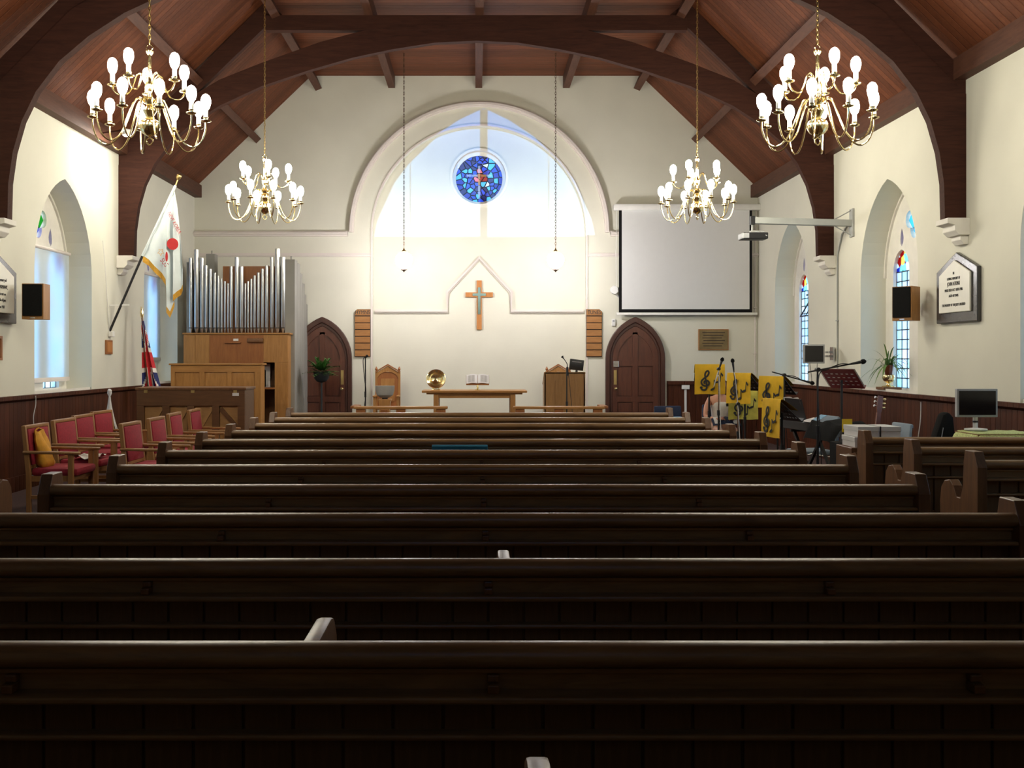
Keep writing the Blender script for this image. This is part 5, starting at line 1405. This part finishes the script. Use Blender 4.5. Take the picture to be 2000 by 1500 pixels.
t = thing('song_book', 'open white song book on the keyboard rest', 'book', (kc.x, kc.y, .785), kr)
for s_ in (-1, 1):
    m = MB(); P = [[(-.34 + s_ * .20 * i / 6, -.085 + .02 * math.sin(PI * i / 6) - .06 * q - (.02 * i / 6) * q, .115 + .235 * q + .012 * math.sin(PI * i / 6) * q) for q in (0, .5, 1)] for i in range(7)]
    m.grid(P); m.build('page', 'paper', t, recalc=False)
m = MB(); m.box(-.35, -.33, -.10, -.06, .105, .12); m.build('spine', 'paper', t)
t = thing('black_coat', 'black cloth thrown over the near end of the keyboard', 'cloth', (kc.x + .06, kc.y - .45, .79), kr)
P = []
for i in range(15):
    row = []
    for j in range(13):
        u, v = -.34 + .68 * i / 14, -.24 + .48 * j / 12
        z = .125 + .02 * math.sin(i * .8 + j * .6) if abs(v) < .17 else .125 - (abs(v) - .17) * 2.6
        if abs(u) > .28: z -= (abs(u) - .28) * 1.0
        row.append((u, v * (1.05 if abs(v) > .17 else 1), z))
    P.append(row)
m = MB(); m.grid(P); m.build('cloth', 'black_matte', t, smooth=60, recalc=False)
t = thing('loose_papers', 'white and blue papers lying on the keyboard', 'paper', (kc.x - .02, kc.y - .0, .892), kr)
m = MB(); m.obox((.05, -.09, .02), (.20, .15, .004), Matrix.Rotation(.25, 3, 'X')); m.build('white_sheet', 'paper', t, smooth=0)
m = MB(); m.obox((.14, -.05, .045), (.14, .14, .004), Matrix.Rotation(.5, 3, 'X')); m.build('blue_sheet', 'light_blue', t, smooth=0)

# things behind the right-hand pews
t = thing('storage_cabinet', 'low cabinet behind the first right pew', 'cabinet', (3.66, 9.42, 0))
m = MB(); m.box(-.28, .28, -.2, .2, 0, .78); m.build('body', 'piano_wood', t, smooth=0, bevel=.006)
for s_ in (-1, 1):
    m = MB(); m.box(s_ * .01, s_ * .265, -.215, -.2, .05, .74); dd = m.build('cabinet_door', 'piano_wood', t, smooth=0, bevel=.004); m = MB(); m.box(s_ * .03, s_ * .045, -.23, -.215, .4, .5); m.build('handle', 'chrome', dd)
for k, (x, z, l) in enumerate(((-.02, .78, 'white flat box at the bottom of the stack on the cabinet'), (.0, .875, 'white flat box at the top of the stack on the cabinet'))):
    t = thing('flat_box', l, 'box', (3.64 + x, 9.42, z), .05 * k, 'white boxes on the cabinet')
    m = MB(); m.box(-.195, .195, -.16, .16, 0, .06); m.build('tray', 'paper', t, smooth=0, bevel=.003)
    m = MB(); m.box(-.2, .2, -.165, .165, .05, .093); m.build('lid', 'white_plastic', t, smooth=0, bevel=.003)
    m = MB(); m.box(.0, .012, -.168, .168, -.0, .095); m.build('strap', 'black', t, smooth=0)
t = thing('yellow_card', 'upright yellow card behind the white boxes', 'card', (3.55, 9.80, .78), .1)
m = MB(); m.box(-.05, .05, -.003, .003, .10, .225); m.build('card', 'yellow_card', t, smooth=0)
m = MB(); m.box(-.06, .06, -.03, .03, 0, .10); m.build('stand', 'black', t, smooth=0)
m = MB(); m.box(-.012, -.004, -.0045, -.003, .15, .175); m.box(.012, .02, -.0045, -.003, .15, .175); m.build('print_mark', 'ink', t, smooth=0)
t = thing('amplifier', 'dark amplifier holding up the yellow card', 'amplifier', (3.66, 9.86, 0))
m = MB(); m.box(-.2, .26, -.17, .17, 0, .778); m.build('cabinet', 'black_matte', t, bevel=.01)
m = MB(); m.box(-.17, .23, -.18, -.17, .05, .7); m.build('grille', 'black_matte', t)
t = thing('guitar', 'dark red guitar leaning with its headstock up', 'guitar', (4.02, 10.6, .02), .25)
Rg = Matrix.Rotation(.22, 3, 'Y') @ Matrix.Rotation(-.12, 3, 'X')
tf = lambda u, v, d: tuple(Rg @ Vector((u, d, v)))
outl = [(0, 0), (.12, .015), (.18, .08), (.19, .16), (.16, .24), (.125, .29), (.13, .35), (.145, .41), (.12, .47), (.06, .50), (0, .505)]
outl = outl + [(-x, z) for x, z in outl[::-1][1:-1]]
m = MB(); m.plate(outl, [], -.045, .045, tf); m.build('body', 'guitar_wood', t, smooth=0, bevel=.008)
m = MB(); m.plate(circle(0, .31, .045, 20), [], -.048, -.0455, tf); m.build('sound_hole', 'ink', t, smooth=0)
m = MB(); m.plate([(-.027, .36), (.027, .36), (.022, 1.02), (-.022, 1.02)], [], -.06, -.035, tf); m.build('neck', 'guitar_wood', t, smooth=0)
m = MB(); m.plate([(-.022, 1.02), (.022, 1.02), (.03, 1.06), (.028, 1.20), (-.028, 1.20), (-.03, 1.06)], [], -.055, -.038, tf); m.build('headstock', 'guitar_wood', t, smooth=0)
for k in range(3):
    for s_ in (-1, 1):
        m = MB(); m.tube([tf(s_ * .036, 1.085 + k * .045, -.046), tf(s_ * .065, 1.085 + k * .045, -.046)], [.006, .013], 8); m.build('tuning_peg', 'brass' if s_ > 0 else 'chrome', t)
m = MB(); m.plate([(-.05, .12), (.05, .12), (.05, .145), (-.05, .145)], [], -.055, -.045, tf); m.build('bridge', 'ink', t, smooth=0)
t = thing('gig_bag', 'black padded instrument bag leaning on the right panelling', 'bag', (4.62, 10.2, 0))
m = MB(); m.plate([(-.16, .02), (.10, .02), (.13, .3), (.10, .55), (.13, .80), (.11, 1.0), (.06, 1.06), (.0, 1.03), (-.06, .85), (-.12, .60), (-.18, .35)], [], -.07, .07, lambda u, v, d: (u, d, v)); m.build('bag_body', 'black_matte', t, bevel=.03)
m = MB(); m.tube(smooth_path([(-.10, -.075, .5), (-.02, -.12, .6), (.03, -.075, .75)]), .012, 6); m.build('carry_handle', 'black', t)
m = MB(); m.tube([(-.12, -.073, .2), (.0, -.073, .9)], .004, 5); m.build('zip', 'grey_plastic', t)
t = thing('covered_table', 'small table under a patterned green and yellow cloth', 'table', (4.78, 9.4, 0))
m = MB(); m.box(-.28, .28, -.22, .22, .875, .905); m.build('tabletop', 'pew_oak', t, smooth=0)
for sx in (-1, 1):
    for sy in (-1, 1):
        m = MB(); m.box(sx * .25 - .02, sx * .25 + .02, sy * .19 - .02, sy * .19 + .02, 0, .875); m.build('leg', 'pew_oak', t, smooth=0)
c = thing('tablecloth', 'patterned green and yellow cloth under the free-standing monitor', 'tablecloth', (4.78, 9.4, .906))
P = []
for i in range(17):
    row = []
    for j in range(15):
        u, v = -.42 + .84 * i / 16, -.36 + .72 * j / 14
        z = .006; uu, vv = u, v
        if abs(u) > .29: z -= (abs(u) - .29) * 1.2; uu = math.copysign(.29 + (abs(u) - .29) * .25, u)
        if abs(v) > .23: z -= (abs(v) - .23) * 1.2; vv = math.copysign(.23 + (abs(v) - .23) * .25, v)
        row.append((uu, vv, z + .003 * math.sin(i * 2) * math.cos(j * 1.7)))
    P.append(row)
m = MB(); m.grid(P); m.build('cloth', 'green_cloth', c, smooth=60, recalc=False)
m = MB(); m.box(-.30, .30, -.268, -.262, -.055, -.035); m.build('border_band', 'yellow_card', c)
t = thing('pole_monitor', 'silver-framed monitor on a white pole near the right pews', 'monitor', (4.66, 9.55, .918))
m = MB(); m.lathe([(.10, 0), (.10, .012), (.03, .02)], 20); m.build('base', 'white_plastic', t)
m = MB(); m.tube([(0, 0.01, .01), (0, .01, .15)], .022, 12); m.build('pole', 'white_plastic', t)
m = MB(); m.tube([(0, .01, .07), (0, .01, .085)], .026, 12); m.build('pole_collar', 'black', t)
m = MB(); m.box(-.19, .19, -.03, .015, .12, .385); m.build('bezel', 'grey_plastic', t, smooth=0, bevel=.006)
m = MB(); m.box(-.17, .17, -.033, -.03, .143, .364); m.build('screen_panel', 'black_gloss', t, smooth=0)
t = thing('socket_box', 'white socket box with trunking on the front panelling', 'socket', (4.08, FRONT - .03, .75))
m = MB(); m.box(-.075, .075, -.045, 0, .22, .30); m.build('box', 'white_plastic', t, smooth=0, bevel=.006)
m = MB(); m.box(-.02, .02, -.02, 0, -.3, .22); m.build('trunking', 'white_plastic', t, smooth=0)
